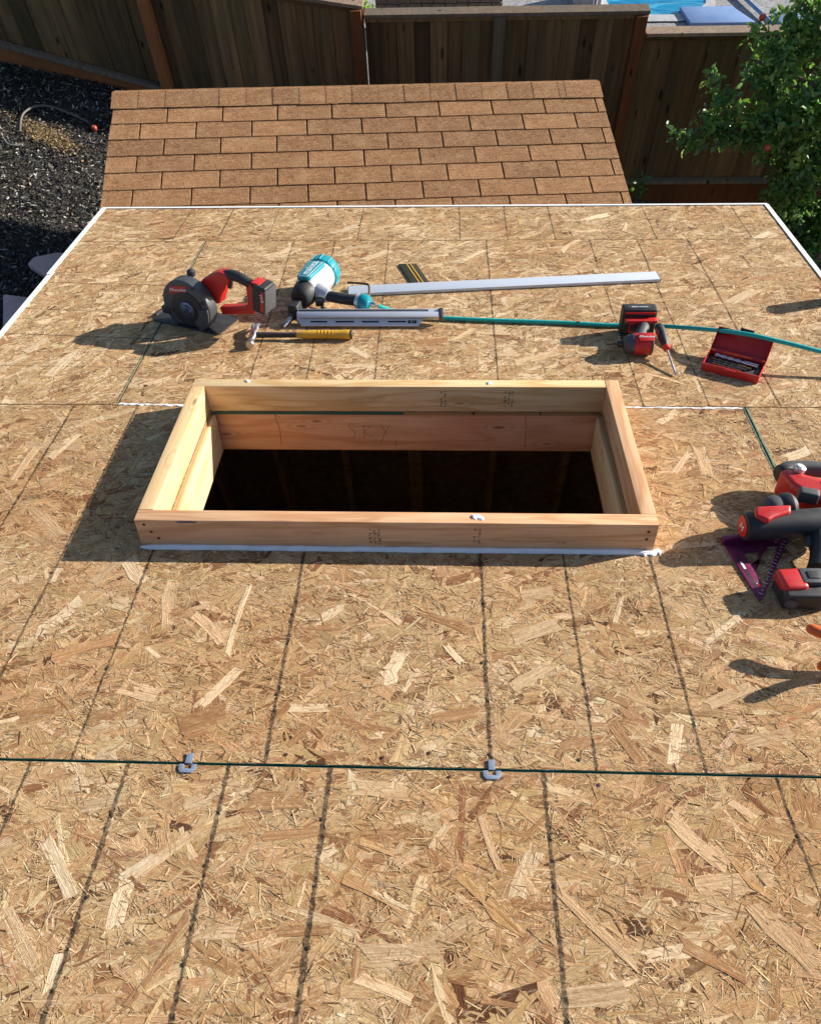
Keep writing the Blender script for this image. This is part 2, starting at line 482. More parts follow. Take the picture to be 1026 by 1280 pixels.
def build_ground():
    xs = sorted([-40, -20, -12] + [-9 + 0.3 * i for i in range(46)] + [5.5, 7, 10, 20, 40] + [-1.47, 1.34])
    ys = [-40, -20, -8, -4, -2, -1.2] + [-0.8 + 0.3 * i for i in range(25)]
    ys = sorted([y for y in ys if y < 6.4] + [6.41, 2.592, -1.112])
    vs = [(x, y, ground_z(x)) for y in ys for x in xs]
    nx = len(xs)
    fs = []
    for j in range(len(ys) - 1):
        for i in range(nx - 1):
            cx, cy = (xs[i] + xs[i + 1]) / 2, (ys[j] + ys[j + 1]) / 2
            if -1.47 < cx < 1.34 and -1.112 < cy < 2.592:
                continue
            k = j * nx + i
            fs.append((k, k + 1, k + nx + 1, k + nx))
    o = MB().add(vs, fs).build('ground', 'soil')
    tag(o, 'dark soil yard rising towards the left-hand fence', 'ground', kind='structure')
build_ground()
yd = MB().add([(-40, 6.42, -0.1), (40, 6.42, -0.1), (40, 90, -0.1), (-40, 90, -0.1)], [(0, 1, 2, 3)]).build('pool_deck', 'pebble')
tag(yd, 'grey pebbled pool deck beyond the fence', 'deck', kind='structure')

# ------------------------------------------------------------------ the half-built shed: walls, framing, deck panels
bld = thing('shed_building', 'half-built shed with raw strand board roof deck and white metal edge trim', 'building', Matrix.Identity(4))
def bpart(mb, name, mat, bevel=0.0, roof=True, smooth=False):
    o = mb.build(name, mat, bld, bevel, smooth)
    if roof:
        o.matrix_local = ROOF
    return o

WU0, WU1 = -1.46, 1.33
yb, yf = -1.10, 2.58
def roof_under(y):
    return EAVE_Z + EAVE_V * math.sin(SLOPE) - (y / math.cos(SLOPE)) * math.sin(SLOPE) - 0.18
for x in (WU0, WU1):
    poly = [(yb, -0.25), (yf, -0.25), (yf, roof_under(yf)), (yb, roof_under(yb))]
    bpart(MB().prism(poly, -0.006, 0.006, frame((x, 0, 0), (0, 1, 0), (0, 0, 1))), 'wall', 'inner_osb', roof=False)
for y in (yb, yf):
    bpart(MB().box(((WU0 + WU1) / 2, y, (roof_under(y) - 0.25) / 2), (WU1 - WU0 - 0.014, 0.012, roof_under(y) + 0.25)), 'wall', 'inner_osb', roof=False)
bpart(MB().box(((WU0 + WU1) / 2, (yb + yf) / 2, -0.06), (WU1 - WU0 - 0.016, yf - yb - 0.014, 0.1)), 'floor', 'concrete', roof=False)
stud_me = MB().box((0, 0, 0), (0.038, 0.089, 1.0)).mesh('stud', 'pine')
for x in (-1.41, -1.0, -0.585, -0.185, -0.145, 0.30, 0.735, 1.1, 1.28):
    h = roof_under(yf) - 0.05
    o = link('stud', stud_me, bld, Matrix.Translation((x, yf - 0.052, h / 2 - 0.005)) @ Matrix.Diagonal((1, 1, h, 1)))
o = bpart(MB().box((-0.065, yf - 0.052, 0.016), (2.7, 0.093, 0.034)), 'bottom_plate', 'fir', roof=False)

CU0, CU1, CV0, CV1 = -0.752, 0.517, 0.595, 1.226     # outside of the skylight curb
HU0, HU1, HV0, HV1 = CU0 + 0.040, CU1 - 0.040, CV0 + 0.038, 1.2205
raft = MB().box((0, 0, 0), (0.038, 1.0, 0.14)).mesh('rafter', 'fir')
for u in (-1.40, -1.15, HU0 - 0.019, HU1 + 0.019, 0.90, 1.27):
    link('rafter', raft, bld, ROOF @ Matrix.Translation((u, 0.68, -0.0825)) @ Matrix.Diagonal((1, 3.6, 1, 1)))
for u in (-0.5, -0.1, 0.3):
    link('rafter', raft, bld, ROOF @ Matrix.Translation((u, -0.33, -0.0825)) @ Matrix.Diagonal((1, 1.6, 1, 1)))
    link('rafter', raft, bld, ROOF @ Matrix.Translation((u, 1.88, -0.0825)) @ Matrix.Diagonal((1, 1.2, 1, 1)))
# headers of the opening: length along local x so the grain runs along them
hl = HU1 - HU0 - 0.002
hd = MB().box((0, 0, 0), (hl, 0.038, 0.14)).mesh('header', 'pinkfir', 0.0015)
far_header = link('header', hd, bld, ROOF @ Matrix.Translation(((HU0 + HU1) / 2, 1.197 + 0.019, -0.0835)))
link('header', hd, bld, ROOF @ Matrix.Translation(((HU0 + HU1) / 2, HV0 - 0.021, -0.0825)))
tl = MB().box((0, 0, 0), (0.556, 0.012, 0.14)).mesh('trimmer_facing', 'pine', 0.001)
for u, s in ((HU0 - 0.002, 1), (HU1 + 0.002, -1)):
    link('trimmer_facing', tl, bld, ROOF @ Matrix.Translation((u + s * 0.0085, (HV0 + 1.193) / 2 - 0.002, -0.0825)) @ Matrix.Rotation(PI / 2, 4, 'Z'))

# ---- strand board
PAL = [((0.58, 0.405, 0.215), 0.42), ((0.505, 0.335, 0.168), 0.28), ((0.71, 0.55, 0.34), 0.12), ((0.41, 0.245, 0.122), 0.12), ((0.28, 0.145, 0.07), 0.05), ((0.12, 0.06, 0.03), 0.01)]
PW = np.array([p[1] for p in PAL]); PW = PW / PW.sum()
PC = np.array([p[0] for p in PAL])

def osb_mat(name, lines, green_edges=()):
    """strand colour comes from each strand; lines: (axis, position, half width, strength) of ink in roof metres"""
    t = NT(name)
    co = t.coord()
    at = t.n('Attribute', attribute_name='tint').outputs['Color']
    gr = t.n('Attribute', attribute_name='grain').outputs['Vector']
    g1 = t.noise(t.mapping(gr, (14, 420, 1)), 1.0, 3, 0.65)
    g2 = t.noise(t.mapping(gr, (60, 140, 1)), 1.0, 2, 0.6)
    c = t.mix(t.rng(g1, 0.35, 0.72, 0.0, 0.95), at, t.mix(1.0, at, (0.50, 0.37, 0.27), 'MULTIPLY'))
    c = t.mix(t.rng(g2, 0.55, 0.8, 0.0, 0.35), c, (0.80, 0.66, 0.44))
    broad = t.noise(co, 2.3, 3, 0.55)
    c = t.mix(t.rng(broad, 0.4, 0.66, 0.0, 0.55), c, t.mix(1.0, c, (0.84, 0.68, 0.54), 'MULTIPLY'))
    speck = t.noise(co, 55, 3, 0.6)
    c = t.mix(t.rng(speck, 0.71, 0.78, 0.0, 0.55), c, (0.10, 0.05, 0.025))
    sep = t.n('SeparateXYZ'); t.put(sep.inputs[0], co)
    if lines:
        wob = t.math('MULTIPLY', t.math('SUBTRACT', t.noise(co, 5.0, 3), 0.5), 0.010)
        fine = t.math('MULTIPLY', t.math('SUBTRACT', t.noise(co, 120.0, 3, 0.7), 0.5), 0.011)
        blob = t.math('MULTIPLY', t.math('SUBTRACT', t.noise(co, 16.0, 2), 0.5), 0.006)
        jit = t.math('ADD', wob, fine)
        cur = None
        for ax, pos, hw, slope in lines:
            q = t.math('SUBTRACT', sep.outputs[ax], pos)
            if slope:
                q = t.math('MULTIPLY_ADD', sep.outputs[1 - ax], -slope, q)
            d = t.math('ABSOLUTE', t.math('ADD', q, jit))
            d = t.math('SUBTRACT', d, hw)
            cur = d if cur is None else t.math('MINIMUM', cur, d)
        cur = t.math('SUBTRACT', cur, blob)
        mask = t.rng(cur, -0.0004, 0.0012, 1.0, 0.0)
        worn = t.rng(t.noise(co, 70, 4, 0.7), 0.36, 0.58, 1.0, 0.55)
        mask = t.math('MULTIPLY', mask, worn, clamp=True)
        c = t.mix(mask, c, (0.020, 0.019, 0.017))
    g3 = t.noise(t.mapping(gr, (90, 900, 1)), 1.0, 2, 0.7)
    t.bump(t.math('ADD', t.math('ADD', g1, g2), g3), 0.85, 0.0016)
    return t.fin(c, t.rng(g1, 0.3, 0.7, 0.72, 0.92), None, 0.14)

def strand_polys(rng, cu, cv, ln, wd, an, z, nv, tilt, roll):
    """ragged strand outlines as arrays: verts (N,nv,3), grain coords (N,nv,3)"""
    N = len(cu)
    if nv == 4:
        px = np.array([-.5, .5, .5, -.5]); py = np.array([-.5, -.5, .5, .5])
    elif nv == 6:
        px = np.array([-.5, 0, .5, .5, 0, -.5]); py = np.array([-.5, -.5, -.5, .5, .5, .5])
    else:
        px = np.array([-.5, -.15, .2, .5, .47, .5, .15, -.2, -.5, -.46]); py = np.array([-.5, -.5, -.5, -.5, .05, .5, .5, .5, .5, -.05])
    k = len(px)
    X = px[None, :] * ln[:, None]; Y = py[None, :] * wd[:, None]
    X = X + rng.normal(0, 1, (N, k)) * np.minimum(ln * .05, wd * .45)[:, None]
    Y = Y + rng.normal(0, 1, (N, k)) * (wd * (.06 if N == 1 else .10))[:, None]
    bend = np.clip(rng.normal(0, .13, N), -.3, .3)[:, None] * wd[:, None]
    Y = Y + bend * ((2 * X / ln[:, None]) ** 2 - .5)
    ca, sa = np.cos(an)[:, None], np.sin(an)[:, None]
    u = cu[:, None] + X * ca - Y * sa
    v = cv[:, None] + X * sa + Y * ca
    Z = z[:, None] + X * np.tan(tilt)[:, None] + Y * np.tan(roll)[:, None]
    g = np.stack([X + rng.uniform(0, 90, N)[:, None], Y + rng.uniform(0, 90, N)[:, None], np.repeat(rng.uniform(0, 50, N)[:, None], k, 1)], 2)
    return np.stack([u, v, Z], 2), g

def tints(rng, N, idx=None, jitter=0.12):
    if idx is None:
        idx = rng.choice(len(PC), N, p=PW)
    c = PC[idx] * np.exp(rng.normal(0, jitter, (N, 1))) * np.exp(rng.normal(0, .03, (N, 3)))
    return np.clip(c, 0.01, 0.85)

def poly_mesh(name, groups, mat):
    """groups: list of (verts N,k,3 ; grain N,k,3 or None ; tint N,3)"""
    V, G, T, L, ST, n0, l0 = [], [], [], [], [], 0, 0
    for vv, gg, tt in groups:
        N, k, _ = vv.shape
        V.append(vv.reshape(-1, 3)); T.append(np.repeat(tt, k, 0))
        G.append(gg.reshape(-1, 3) if gg is not None else np.zeros((N * k, 3)))
        L.append(np.arange(n0, n0 + N * k)); ST.append(l0 + np.arange(N) * k)
        n0 += N * k; l0 += N * k
    V = np.concatenate(V); G = np.concatenate(G); T = np.concatenate(T); L = np.concatenate(L); ST = np.concatenate(ST)
    me = bpy.data.meshes.new(name)
    me.vertices.add(len(V)); me.vertices.foreach_set('co', V.astype(np.float32).ravel())
    me.loops.add(len(L)); me.loops.foreach_set('vertex_index', L.astype(np.int32))
    me.polygons.add(len(ST)); me.polygons.foreach_set('loop_start', ST.astype(np.int32))
    me.update(calc_edges=True)
    a = me.color_attributes.new('tint', 'FLOAT_COLOR', 'POINT')
    a.data.foreach_set('color', np.concatenate([T, np.ones((len(T), 1))], 1).astype(np.float32).ravel())
    b = me.attributes.new('grain', 'FLOAT_VECTOR', 'POINT')
    b.data.foreach_set('vector', G.astype(np.float32).ravel())
    me.materials.append(mat)
    return me

def angles(rng, N, sd, mu=0.0):
    a = rng.normal(mu, sd, N)
    q = rng.random(N) < 0.3
    a[q] = rng.uniform(-PI / 2, PI / 2, q.sum())
    return a

PANELS = []
_w = np.random.default_rng(77)
WAVES = [(float(_w.normal(0, 30)), float(_w.normal(0, 38)), float(_w.uniform(0, 6.3))) for _ in range(9)]
def osb_panel(u0, u1, v0, v1, lines, seed, hole=None, sd=0.6, dens=1.0, fill_from=None, mu=0.0, pale=0.0):
    rng = np.random.default_rng(seed)
    mat = osb_mat('strand_board_%d' % seed, lines)
    T = 0.0112
    if hole is None:
        mb = MB().box(((u0 + u1) / 2, (v0 + v1) / 2, -T / 2), (u1 - u0, v1 - v0, T))
    else:
        a0, a1, b0, b1 = hole
        o4 = [(u0, v0), (u1, v0), (u1, v1), (u0, v1)]
        i4 = [(a0, b0), (a1, b0), (a1, b1), (a0, b1)]
        vs = [(x, y, 0) for x, y in o4 + i4] + [(x, y, -T) for x, y in o4 + i4]
        fs = []
        for i in range(4):
            j = (i + 1) % 4
            fs += [(i, j, 4 + j, 4 + i), (8 + i, 12 + i, 12 + j, 8 + j), (i, 8 + i, 8 + j, j), (4 + i, 4 + j, 12 + j, 12 + i)]
        mb = MB().add(vs, fs)
    pan = mb.build('osb_panel', mat, bld, 0, False)
    pan.matrix_local = ROOF
    me = pan.data
    a = me.color_attributes.new('tint', 'FLOAT_COLOR', 'POINT')
    a.data.foreach_set('color', [0.42, 0.27, 0.135, 1.0] * len(me.vertices))
    fv0 = v0 if fill_from is None else fill_from
    area = (u1 - u0) * (v1 - fv0)
    groups = []
    for cnt, l0, l1, w0, w1, nv, z0, z1, ti, ro_, s_ in (
            (1900, .05, .15, .010, .032, 10, .0002, .0009, .004, .022, sd),
            (2800, .018, .06, .0025, .008, 6, .0002, .0011, .008, .05, sd * 1.1),
            (25000, .008, .034, .0008, .0026, 4, .0004, .0015, .02, .14, sd * 1.25)):
        N = int(cnt * area * dens)
        cu = rng.uniform(u0, u1, N); cv = rng.uniform(fv0, v1, N)
        if nv == 4:          # splinters gather in patches, leaving smoother strands between
            fld = sum(np.sin(cu * fx + cv * fy + ph) for fx, fy, ph in WAVES) / len(WAVES) ** .5
            k = rng.random(N) < np.clip(.52 + .40 * fld, .08, 1.0)
            cu, cv = cu[k], cv[k]
        if hole is not None:
            k = ~((cu > a0 - .0) & (cu < a1 + .0) & (cv > b0 - .0) & (cv < b1 + .0))
            cu, cv = cu[k], cv[k]
        N = len(cu)
        ln = rng.uniform(0, 1, N) ** 1.6 * (l1 - l0) + l0
        wd = rng.uniform(0, 1, N) ** 1.4 * (w1 - w0) + w0
        vv, gg = strand_polys(rng, cu, cv, ln, wd, angles(rng, N, s_, mu), rng.uniform(z0, z1, N), nv, rng.normal(0, ti, N), rng.normal(0, ro_, N))
        vv[:, :, 0] = np.clip(vv[:, :, 0], u0 + .0003, u1 - .0003); vv[:, :, 1] = np.clip(vv[:, :, 1], v0 + .0003, v1 - .0003)
        vv[:, :, 2] = np.clip(vv[:, :, 2], -.003, .0021)
        if hole is not None:
            m_ = .012
            ins = ((vv[:, :, 0] > a0 + m_) & (vv[:, :, 0] < a1 - m_) & (vv[:, :, 1] > b0 + m_) & (vv[:, :, 1] < b1 - m_)).any(1)
            vv, gg = vv[~ins], gg[~ins]
            x = vv[:, :, 0]; y = vv[:, :, 1]
            inn = (x > a0) & (x < a1) & (y > b0) & (y < b1)
            dl, dr, db, dt = x - a0, a1 - x, y - b0, b1 - y
            mn = np.minimum(np.minimum(dl, dr), np.minimum(db, dt))
            vv[:, :, 0] = np.where(inn & (mn == dl), a0, np.where(inn & (mn == dr), a1, x))
            vv[:, :, 1] = np.where(inn & (mn == db), b0, np.where(inn & (mn == dt), b1, y))
        tt = tints(rng, len(vv), None, 0.07 if nv != 4 else 0.22)
        if nv == 4:
            dk = rng.random(len(vv)) < 0.11  # dark tint paints in the tiny shadows of gaps between strands
            tt[dk] *= 0.36
            lt = rng.random(len(vv)) < 0.38
            tt[lt] = tt[lt] * 0.5 + np.array([0.80, 0.65, 0.42]) * 0.5
        if nv != 4 and pale > 0:  # far rows: cream tint painted in for strands that catch the sun
            pk = rng.random(len(vv)) < pale
            tt[pk] = np.array([0.76, 0.60, 0.38]) * np.exp(rng.normal(0, .08, (pk.sum(), 1)))
        groups.append((vv, gg, tt))
    st = link('wood_strand', poly_mesh('wood_strand', groups, mat), pan)
    st['kind'] = 'stuff'
    PANELS.append((u0, u1, v0, v1, pan, mat))
    return pan

W1, W2, W3 = 0.0038, 0.0026, 0.0019
U0, U1 = -1.566, 1.434
G = 0.0062
rowA = osb_panel(U0, U1, -1.222, -G, [(0, -.607, W1, 0), (0, -.409, W1, 0), (0, -.211, W1 + .0006, .012), (0, .198, W1, .004), (0, .635, W2, -.03), (0, -.8, W2, 0)], 11, fill_from=-0.72)
rowB = osb_panel(U0, 0.9055, 0.0, 1.2185, [(0, -.722, W2, 0), (0, -.947, W2, 0), (0, -1.146, W2, 0), (0, -.34, W1, 0), (0, .097, W1, -.003), (0, .301, W2, -.006), (0, .506, W2 + .0004, 0)], 12, hole=(HU0, HU1, HV0, 1.1882))
rowB2 = osb_panel(0.9110, U1, 0.0, 1.2185, [(0, 1.031, W3 * .5, 0)], 13)
rowC1 = osb_panel(U0, -1.0155, 1.2220, 2.4385, [(1, 1.96, W3, -.065), (1, 1.722, W3, -.08), (1, 1.55, W3, -.072), (1, 1.405, W3 * .5, -.03)], 14, sd=0.5, mu=.75, pale=.24)
rowC2 = osb_panel(-1.0105, U1, 1.2220, 2.4385, [(0, -.611, W3, -.01), (0, -.413, W3, -.02), (0, -.204, W3, -.012), (0, .175, W2, 0), (0, .615, W3, -.005), (0, .813, W3, -.006), (0, 1.03, W2, -.01)], 15, sd=0.5, mu=.4, pale=.2)
rowD = osb_panel(U0, U1, 2.4410, 2.806, [(0, -1.158, W3, 0), (0, -.965, W3, 0), (0, -.752, W3 * .6, 0), (0, -.368, W3, 0), (0, .066, W3, 0), (0, .265, W3, 0), (0, .463, W2, 0), (0, .882, W3, 0), (0, 1.275, W3, 0)], 16, sd=0.5, mu=.35, pale=.2)

# painted green factory edges showing in the joints
M['green_edge'] = plastic('green_panel_edge', (0.012, 0.095, 0.075), 0.6, 0.4)
M['green_spray'] = plastic('green_overspray', (0.07, 0.20, 0.145), 0.7, 0.5, 0, 200)
def edge(u0, v0, u1, v1, nm='panel_edge'):
    c = ((u0 + u1) / 2, (v0 + v1) / 2, -0.0052)
    bpart(MB().box(c, (max(abs(u1 - u0), 0.0009), max(abs(v1 - v0), 0.0009), 0.0094)), nm, 'green_edge')
edge(U0, -0.0006, U1, -0.0006)
edge(U0, -G + .0006, U1, -G + .0006)
edge(0.9095, 0.003, 0.9095, 1.216)
edge(0.9065, 0.003, 0.9065, 1.216)
edge(-1.0132, 1.225, -1.0132, 2.436)
edge(U0, 1.2195, HU0 - .06, 1.2195)
edge(HU1 + 0.06, 1.2195, 0.905, 1.2195)
edge(HU0 + .002, 1.1874, -0.12, 1.1874)

for c, d in (((-1.0166, 1.83, .0020), (.0022, 1.20, .0004)), ((.9128, .62, .0020), (.0036, 1.19, .0004)), ((.9044, .62, .0020), (.0020, 1.19, .0004))):
    bpart(MB().box(c, d), 'edge_overspray', 'green_spray')

# the strands that stand out, each one its own piece
SC = {0: (0.78, 0.64, 0.43), 1: (0.64, 0.475, 0.29), 2: (0.43, 0.255, 0.125), 3: (0.31, 0.16, 0.075)}
frng = np.random.default_rng(5)
extra = []
for i in range(110):
    u = frng.uniform(-1.5, 1.4); v = frng.uniform(-0.6, 2.78)
    extra.append((u, v, frng.uniform(.04, .10), frng.uniform(.007, .022), angles(frng, 1, .6)[0], int(frng.choice(4, p=[.36, .34, .22, .08]))))
for k, (u, v, ln, wd, an, ty) in enumerate(FLAKES + extra):
    wd = min(wd, .036)
    hu = abs(math.cos(an)) * ln * .55 + wd * .6; hv = abs(math.sin(an)) * ln * .55 + wd * .6
    if k >= len(FLAKES) and HU0 - .05 - hu < u < HU1 + .05 + hu and HV0 - .05 - hv < v < HV1 + .03 + hv:
        continue
    for (u0, u1, v0, v1, pan, mat) in PANELS:
        if u0 < u < u1 and v0 < v < v1:
            vv, gg = strand_polys(frng, np.array([0.]), np.array([0.]), np.array([ln]), np.array([wd]), np.array([an]), np.array([0.]), 10, np.array([0.]), np.array([frng.normal(0, .018)]))
            vv[:, :, 0] = np.clip(vv[:, :, 0] + u, u0 + .001, u1 - .001) - u; vv[:, :, 1] = np.clip(vv[:, :, 1] + v, v0 + .001, v1 - .001) - v
            tt = np.array([SC[ty]]) * math.exp(frng.normal(0, .09))
            top = vv[0].copy(); bot = vv[0].copy(); bot[:, 2] -= .0006; top[:, 2] += 0.0002
            # baked into panel space so that the ink lines run over them
            n = len(top)
            V = np.concatenate([top, bot]) + np.array([u, v, 0.00085 + 0.0001 * (k % 5)])
            F = [tuple(range(n))] + [(i, i + n, (i + 1) % n + n, (i + 1) % n) for i in range(n)]
            me = bpy.data.meshes.new('strand')
            me.from_pydata(V.tolist(), [], F)
            ca = me.color_attributes.new('tint', 'FLOAT_COLOR', 'POINT')
            ca.data.foreach_set('color', [float(tt[0][0]), float(tt[0][1]), float(tt[0][2]), 1.0] * (2 * n))
            ga = me.attributes.new('grain', 'FLOAT_VECTOR', 'POINT')
            ga.data.foreach_set('vector', np.concatenate([gg[0], gg[0]]).astype(np.float32).ravel())
            me.materials.append(mat)
            link('strand', me, pan)
            break

nail_me = MB().lathe([(0.0006, 0), (0.0036, 0.0002), (0.0038, 0.0008), (0.003, 0.0012)], (0, 0, 0), (0, 0, 1), 10).mesh('nail_head', 'rust')
nails = [(rowA, -.214, -.11), (rowA, -.6, -.26), (rowA, -.409, -.2), (rowA, -.408, -.36), (rowA, .199, -.22), (rowA, .64, -.12), (rowA, -.21, -.33), (rowA, .02, -.02), (rowA, .30, -.03),
         (rowB, .098, .03), (rowB, .09, .25), (rowB, .10, .42), (rowB, -.34, .16), (rowB, -.339, .38), (rowB, -.947, .5), (rowB, -.947, .9), (rowB, -.72, .22), (rowB, .302, .2), (rowB, .505, .33), (rowB, -.3, .02), (rowB, .27, .022), (rowB, -.11, .018), (rowB, .6, .03), (rowB, -.02, .03),
         (rowC2, .175, 1.5), (rowC2, .175, 1.9), (rowC2, .61, 1.4), (rowC2, .82, 1.7), (rowC2, -.2, 1.45), (rowC2, -.61, 1.5), (rowC1, -1.2, 1.6), (rowC1, -1.3, 1.96), (rowD, .066, 2.6), (rowD, .463, 2.6), (rowD, -.37, 2.6)]
for p, u, v in nails:
    link('nail_head', nail_me, p, Matrix.Translation((u, v, 0.0017)))

# white metal drip edge: eave, two lengths on the left rake, one on the right
def L_trim(p0, p1, outward, flange=0.011, drop=0.045):
    p0, p1 = Vector(p0), Vector(p1)
    x = (p1 - p0).normalized(); o = Vector(outward).normalized()
    m = Matrix((x, o, Vector((0, 0, 1)))).transposed().to_4x4(); m.translation = p0
    L = (p1 - p0).length
    t = 0.0022
    prof = [(-flange, 0.0022), (0.006, 0.0022), (0.006, -drop), (0.012, -drop - 0.006), (0.0138, -drop - 0.0045), (0.0082, -drop + 0.002), (0.0082, 0.0046), (-flange, 0.0046)]
    n = len(prof)
    vs = [m @ Vector((0, a, b)) for a, b in prof] + [m @ Vector((L, a, b)) for a, b in prof]
    fs = [tuple(range(n)), tuple(range(2 * n - 1, n - 1, -1))] + [(i, n + i, n + (i + 1) % n, (i + 1) % n) for i in range(n)]
    return MB().add(vs, fs)
bpart(L_trim((U0 - .006, 2.808, 0), (U1 + .006, 2.808, 0), (0, 1, 0), 0.006), 'drip_edge', 'white_paint')
bpart(L_trim((U0 - .002, -1.2, 0), (U0 - .002, 2.145, 0), (-1, 0, 0)), 'drip_edge', 'white_paint')
bpart(L_trim((U0 - .0048, 2.12, .0026), (U0 - .0048, 2.806, .0026), (-1, 0, 0), 0.011), 'drip_edge', 'white_paint')
bpart(L_trim((U1 + .002, -1.2, 0), (U1 + .002, 2.806, 0), (1, 0, 0)), 'drip_edge', 'white_paint')
# fascia boards behind the trim
bpart(MB().box(((U0 + U1) / 2, 2.795, -0.085), (U1 - U0 - .002, 0.018, 0.14)), 'fascia', 'pine')
for u in (U0 + .010, U1 - .010):
    bpart(MB().box((u, 0.79, -0.085), (0.018, 3.98, 0.14)), 'fascia', 'pine')

# smeared sealant along the joint either side of the curb
def bead(pts, wr, name, parent, seed, hr=0.35, seg=7, var=.35):
    rng = random.Random(seed)
    mb = MB()
    V, F = [], []
    n = len(pts)
    for i, p in enumerate(pts):
        a = pts[max(i - 1, 0)]; b = pts[min(i + 1, n - 1)]
        d = Vector((b[0] - a[0], b[1] - a[1], 0)).normalized(); s = Vector((-d.y, d.x, 0))
        wv = wr * rng.uniform(1 - var, 1 + var); hv = wr * hr * rng.uniform(1 - var, 1 + var)
        if i in (0, n - 1): wv *= .3; hv *= .3
        for k in range(seg):
            g = PI * k / (seg - 1)
            V.append(Vector(p) + s * math.cos(g) * wv + Vector((0, 0, 0.0002 + math.sin(g) * hv)))
    for i in range(n - 1):
        for k in range(seg - 1):
            F.append((i * seg + k, i * seg + k + 1, (i + 1) * seg + k + 1, (i + 1) * seg + k))
    mb.add(V, F)
    o = mb.build(name, 'caulk', parent)
    return o
def jline(u0, v0, u1, v1, n, j, seed, z=0.0012):
    rng = random.Random(seed)
    return [(u0 + (u1 - u0) * i / n, v0 + (v1 - v0) * i / n + rng.uniform(-j, j), z) for i in range(n + 1)]
for pts, wr, sd in ((jline(-1.012, 1.224, CU0 - .004, 1.216, 30, .0022, 1), .0040, 1), (jline(CU1 + .004, 1.2165, 0.905, 1.2125, 46, .0018, 2), .0030, 2)):
    o = bead(pts, wr, 'sealant_bead', bld, sd, .3, 7, .65)
    o.matrix_local = ROOF

# ------------------------------------------------------------------ skylight curb
BT, BH = 0.0381, 0.089
Z0 = 0.0024
curb = thing('skylight_curb', 'rectangular timber skylight curb framing the roof opening', 'skylight curb', on_roof((CU0 + CU1) / 2, (CV0 + CV1) / 2))
cw, cd = CU1 - CU0, CV1 - CV0
fb = MB().box((0, 0, 0), (cw, BT, BH)).mesh('curb_board', 'fir', 0.0018)
front = link('curb_board', fb, curb, Matrix.Translation((0, -cd / 2 + BT / 2, Z0 + BH / 2)))
rb = MB().box((0, 0, 0), (cw - BT - .001, BT, BH)).mesh('curb_board', 'pine', 0.0018)
rear = link('curb_board', rb, curb, Matrix.Translation((-BT / 2, cd / 2 - BT / 2, Z0 + BH / 2 - .0005)))
sb = MB().box((0, 0, 0), (cd - 2 * BT - .0015, BT, BH)).mesh('curb_board', 'pine', 0.0018)
link('curb_board', sb, curb, Matrix.Translation((-cw / 2 + BT / 2, 0, Z0 + BH / 2 + .0006)) @ Matrix.Rotation(PI / 2, 4, 'Z'))
sb2 = MB().box((0, 0, 0), (cd - BT - .001, BT, BH)).mesh('curb_board', 'fir', 0.0018)
link('curb_board', sb2, curb, Matrix.Translation((cw / 2 - BT / 2, BT / 2, Z0 + BH / 2 + .0004)) @ Matrix.Rotation(-PI / 2, 4, 'Z'))
pts = jline(-cw / 2 - .004, -cd / 2 - .0035, cw / 2 + .003, -cd / 2 - .0035, 44, .0005, 9, .0016)
bead(pts, .0085, 'sealant_bead', curb, 12, 1.15, 7, .10)
bead(jline(cw / 2 - .03, -cd / 2 - .006, cw / 2 + .022, -cd / 2 - .001, 8, .003, 4, .0016), .009, 'sealant_bead', curb, 13, .5)
for x, y, r, sd in ((-.47, cd / 2 - .012, .008, 1), (.255, cd / 2 - .018, .008, 2), (.20, -cd / 2 + .022, .011, 3), (.212, -cd / 2 + .017, .007, 4)):
    bead(jline(x - r, y, x + r, y + .002, 5, .002, sd, Z0 + BH), r * .8, 'sealant_dab', curb, sd, .45)
# nail heads, mill stamps and a blue mark on the boards
nh = MB().lathe([(0.0005, 0), (0.0042, 0.0003), (0.004, 0.0009)], (0, 0, 0), (0, 0, 1), 10).mesh('nail_head', 'rust')
FX = frame((0, -cd / 2, Z0), (1, 0, 0), (0, 0, 1))     # front face: x right, y up, z towards the viewer
for x, y in ((-cw / 2 + .022, .074), (-cw / 2 + .034, .050), (-cw / 2 + .048, .028), (cw / 2 - .021, .066), (cw / 2 - .022, .042)):
    link('nail_head', nh, curb, FX @ Matrix.Translation((x, y, 0.0)))
def stamp(x, y, rows, face, seed, parent, wid=.052, ht=.008):
    """an illegible mill stamp: broken little strokes in rows, turned up the board"""
    rng = random.Random(seed)
    mb = MB()
    for k in range(rows):
        yy = -wid / 2
        while yy < wid / 2:
            l = rng.uniform(.0014, .004)
            if rng.random() < .75:
                for b in range(2):
                    mb.box((k * ht * 1.35 + rng.uniform(0, ht * .7), yy + l / 2, 0.0003), (rng.uniform(.0012, ht * .6), l * rng.uniform(.4, .9), .0003))
            yy += l + rng.uniform(.0006, .002)
    mb.build('mill_stamp', 'stamp_ink', parent).matrix_local = face @ Matrix.Translation((x, y, 0))
stamp(-.06, .040, 3, FX, 1, curb, .05)
stamp(.195, .046, 2, FX, 2, curb, .05)
stamp(.41, .03, 1, FX @ Matrix.Rotation(-PI / 2, 4, 'Z') @ Matrix.Translation((-.44, .38, 0)), 3, curb, .03, .006)
RX = frame((0, cd / 2 - BT - .0, Z0), (1, 0, 0), (0, 0, 1))
stamp(.11, .045, 2, RX @ Matrix.Translation((0, 0, .0004)), 4, curb, .055)
stamp(.30, .046, 3, RX @ Matrix.Translation((0, 0, .0004)), 5, curb, .055)
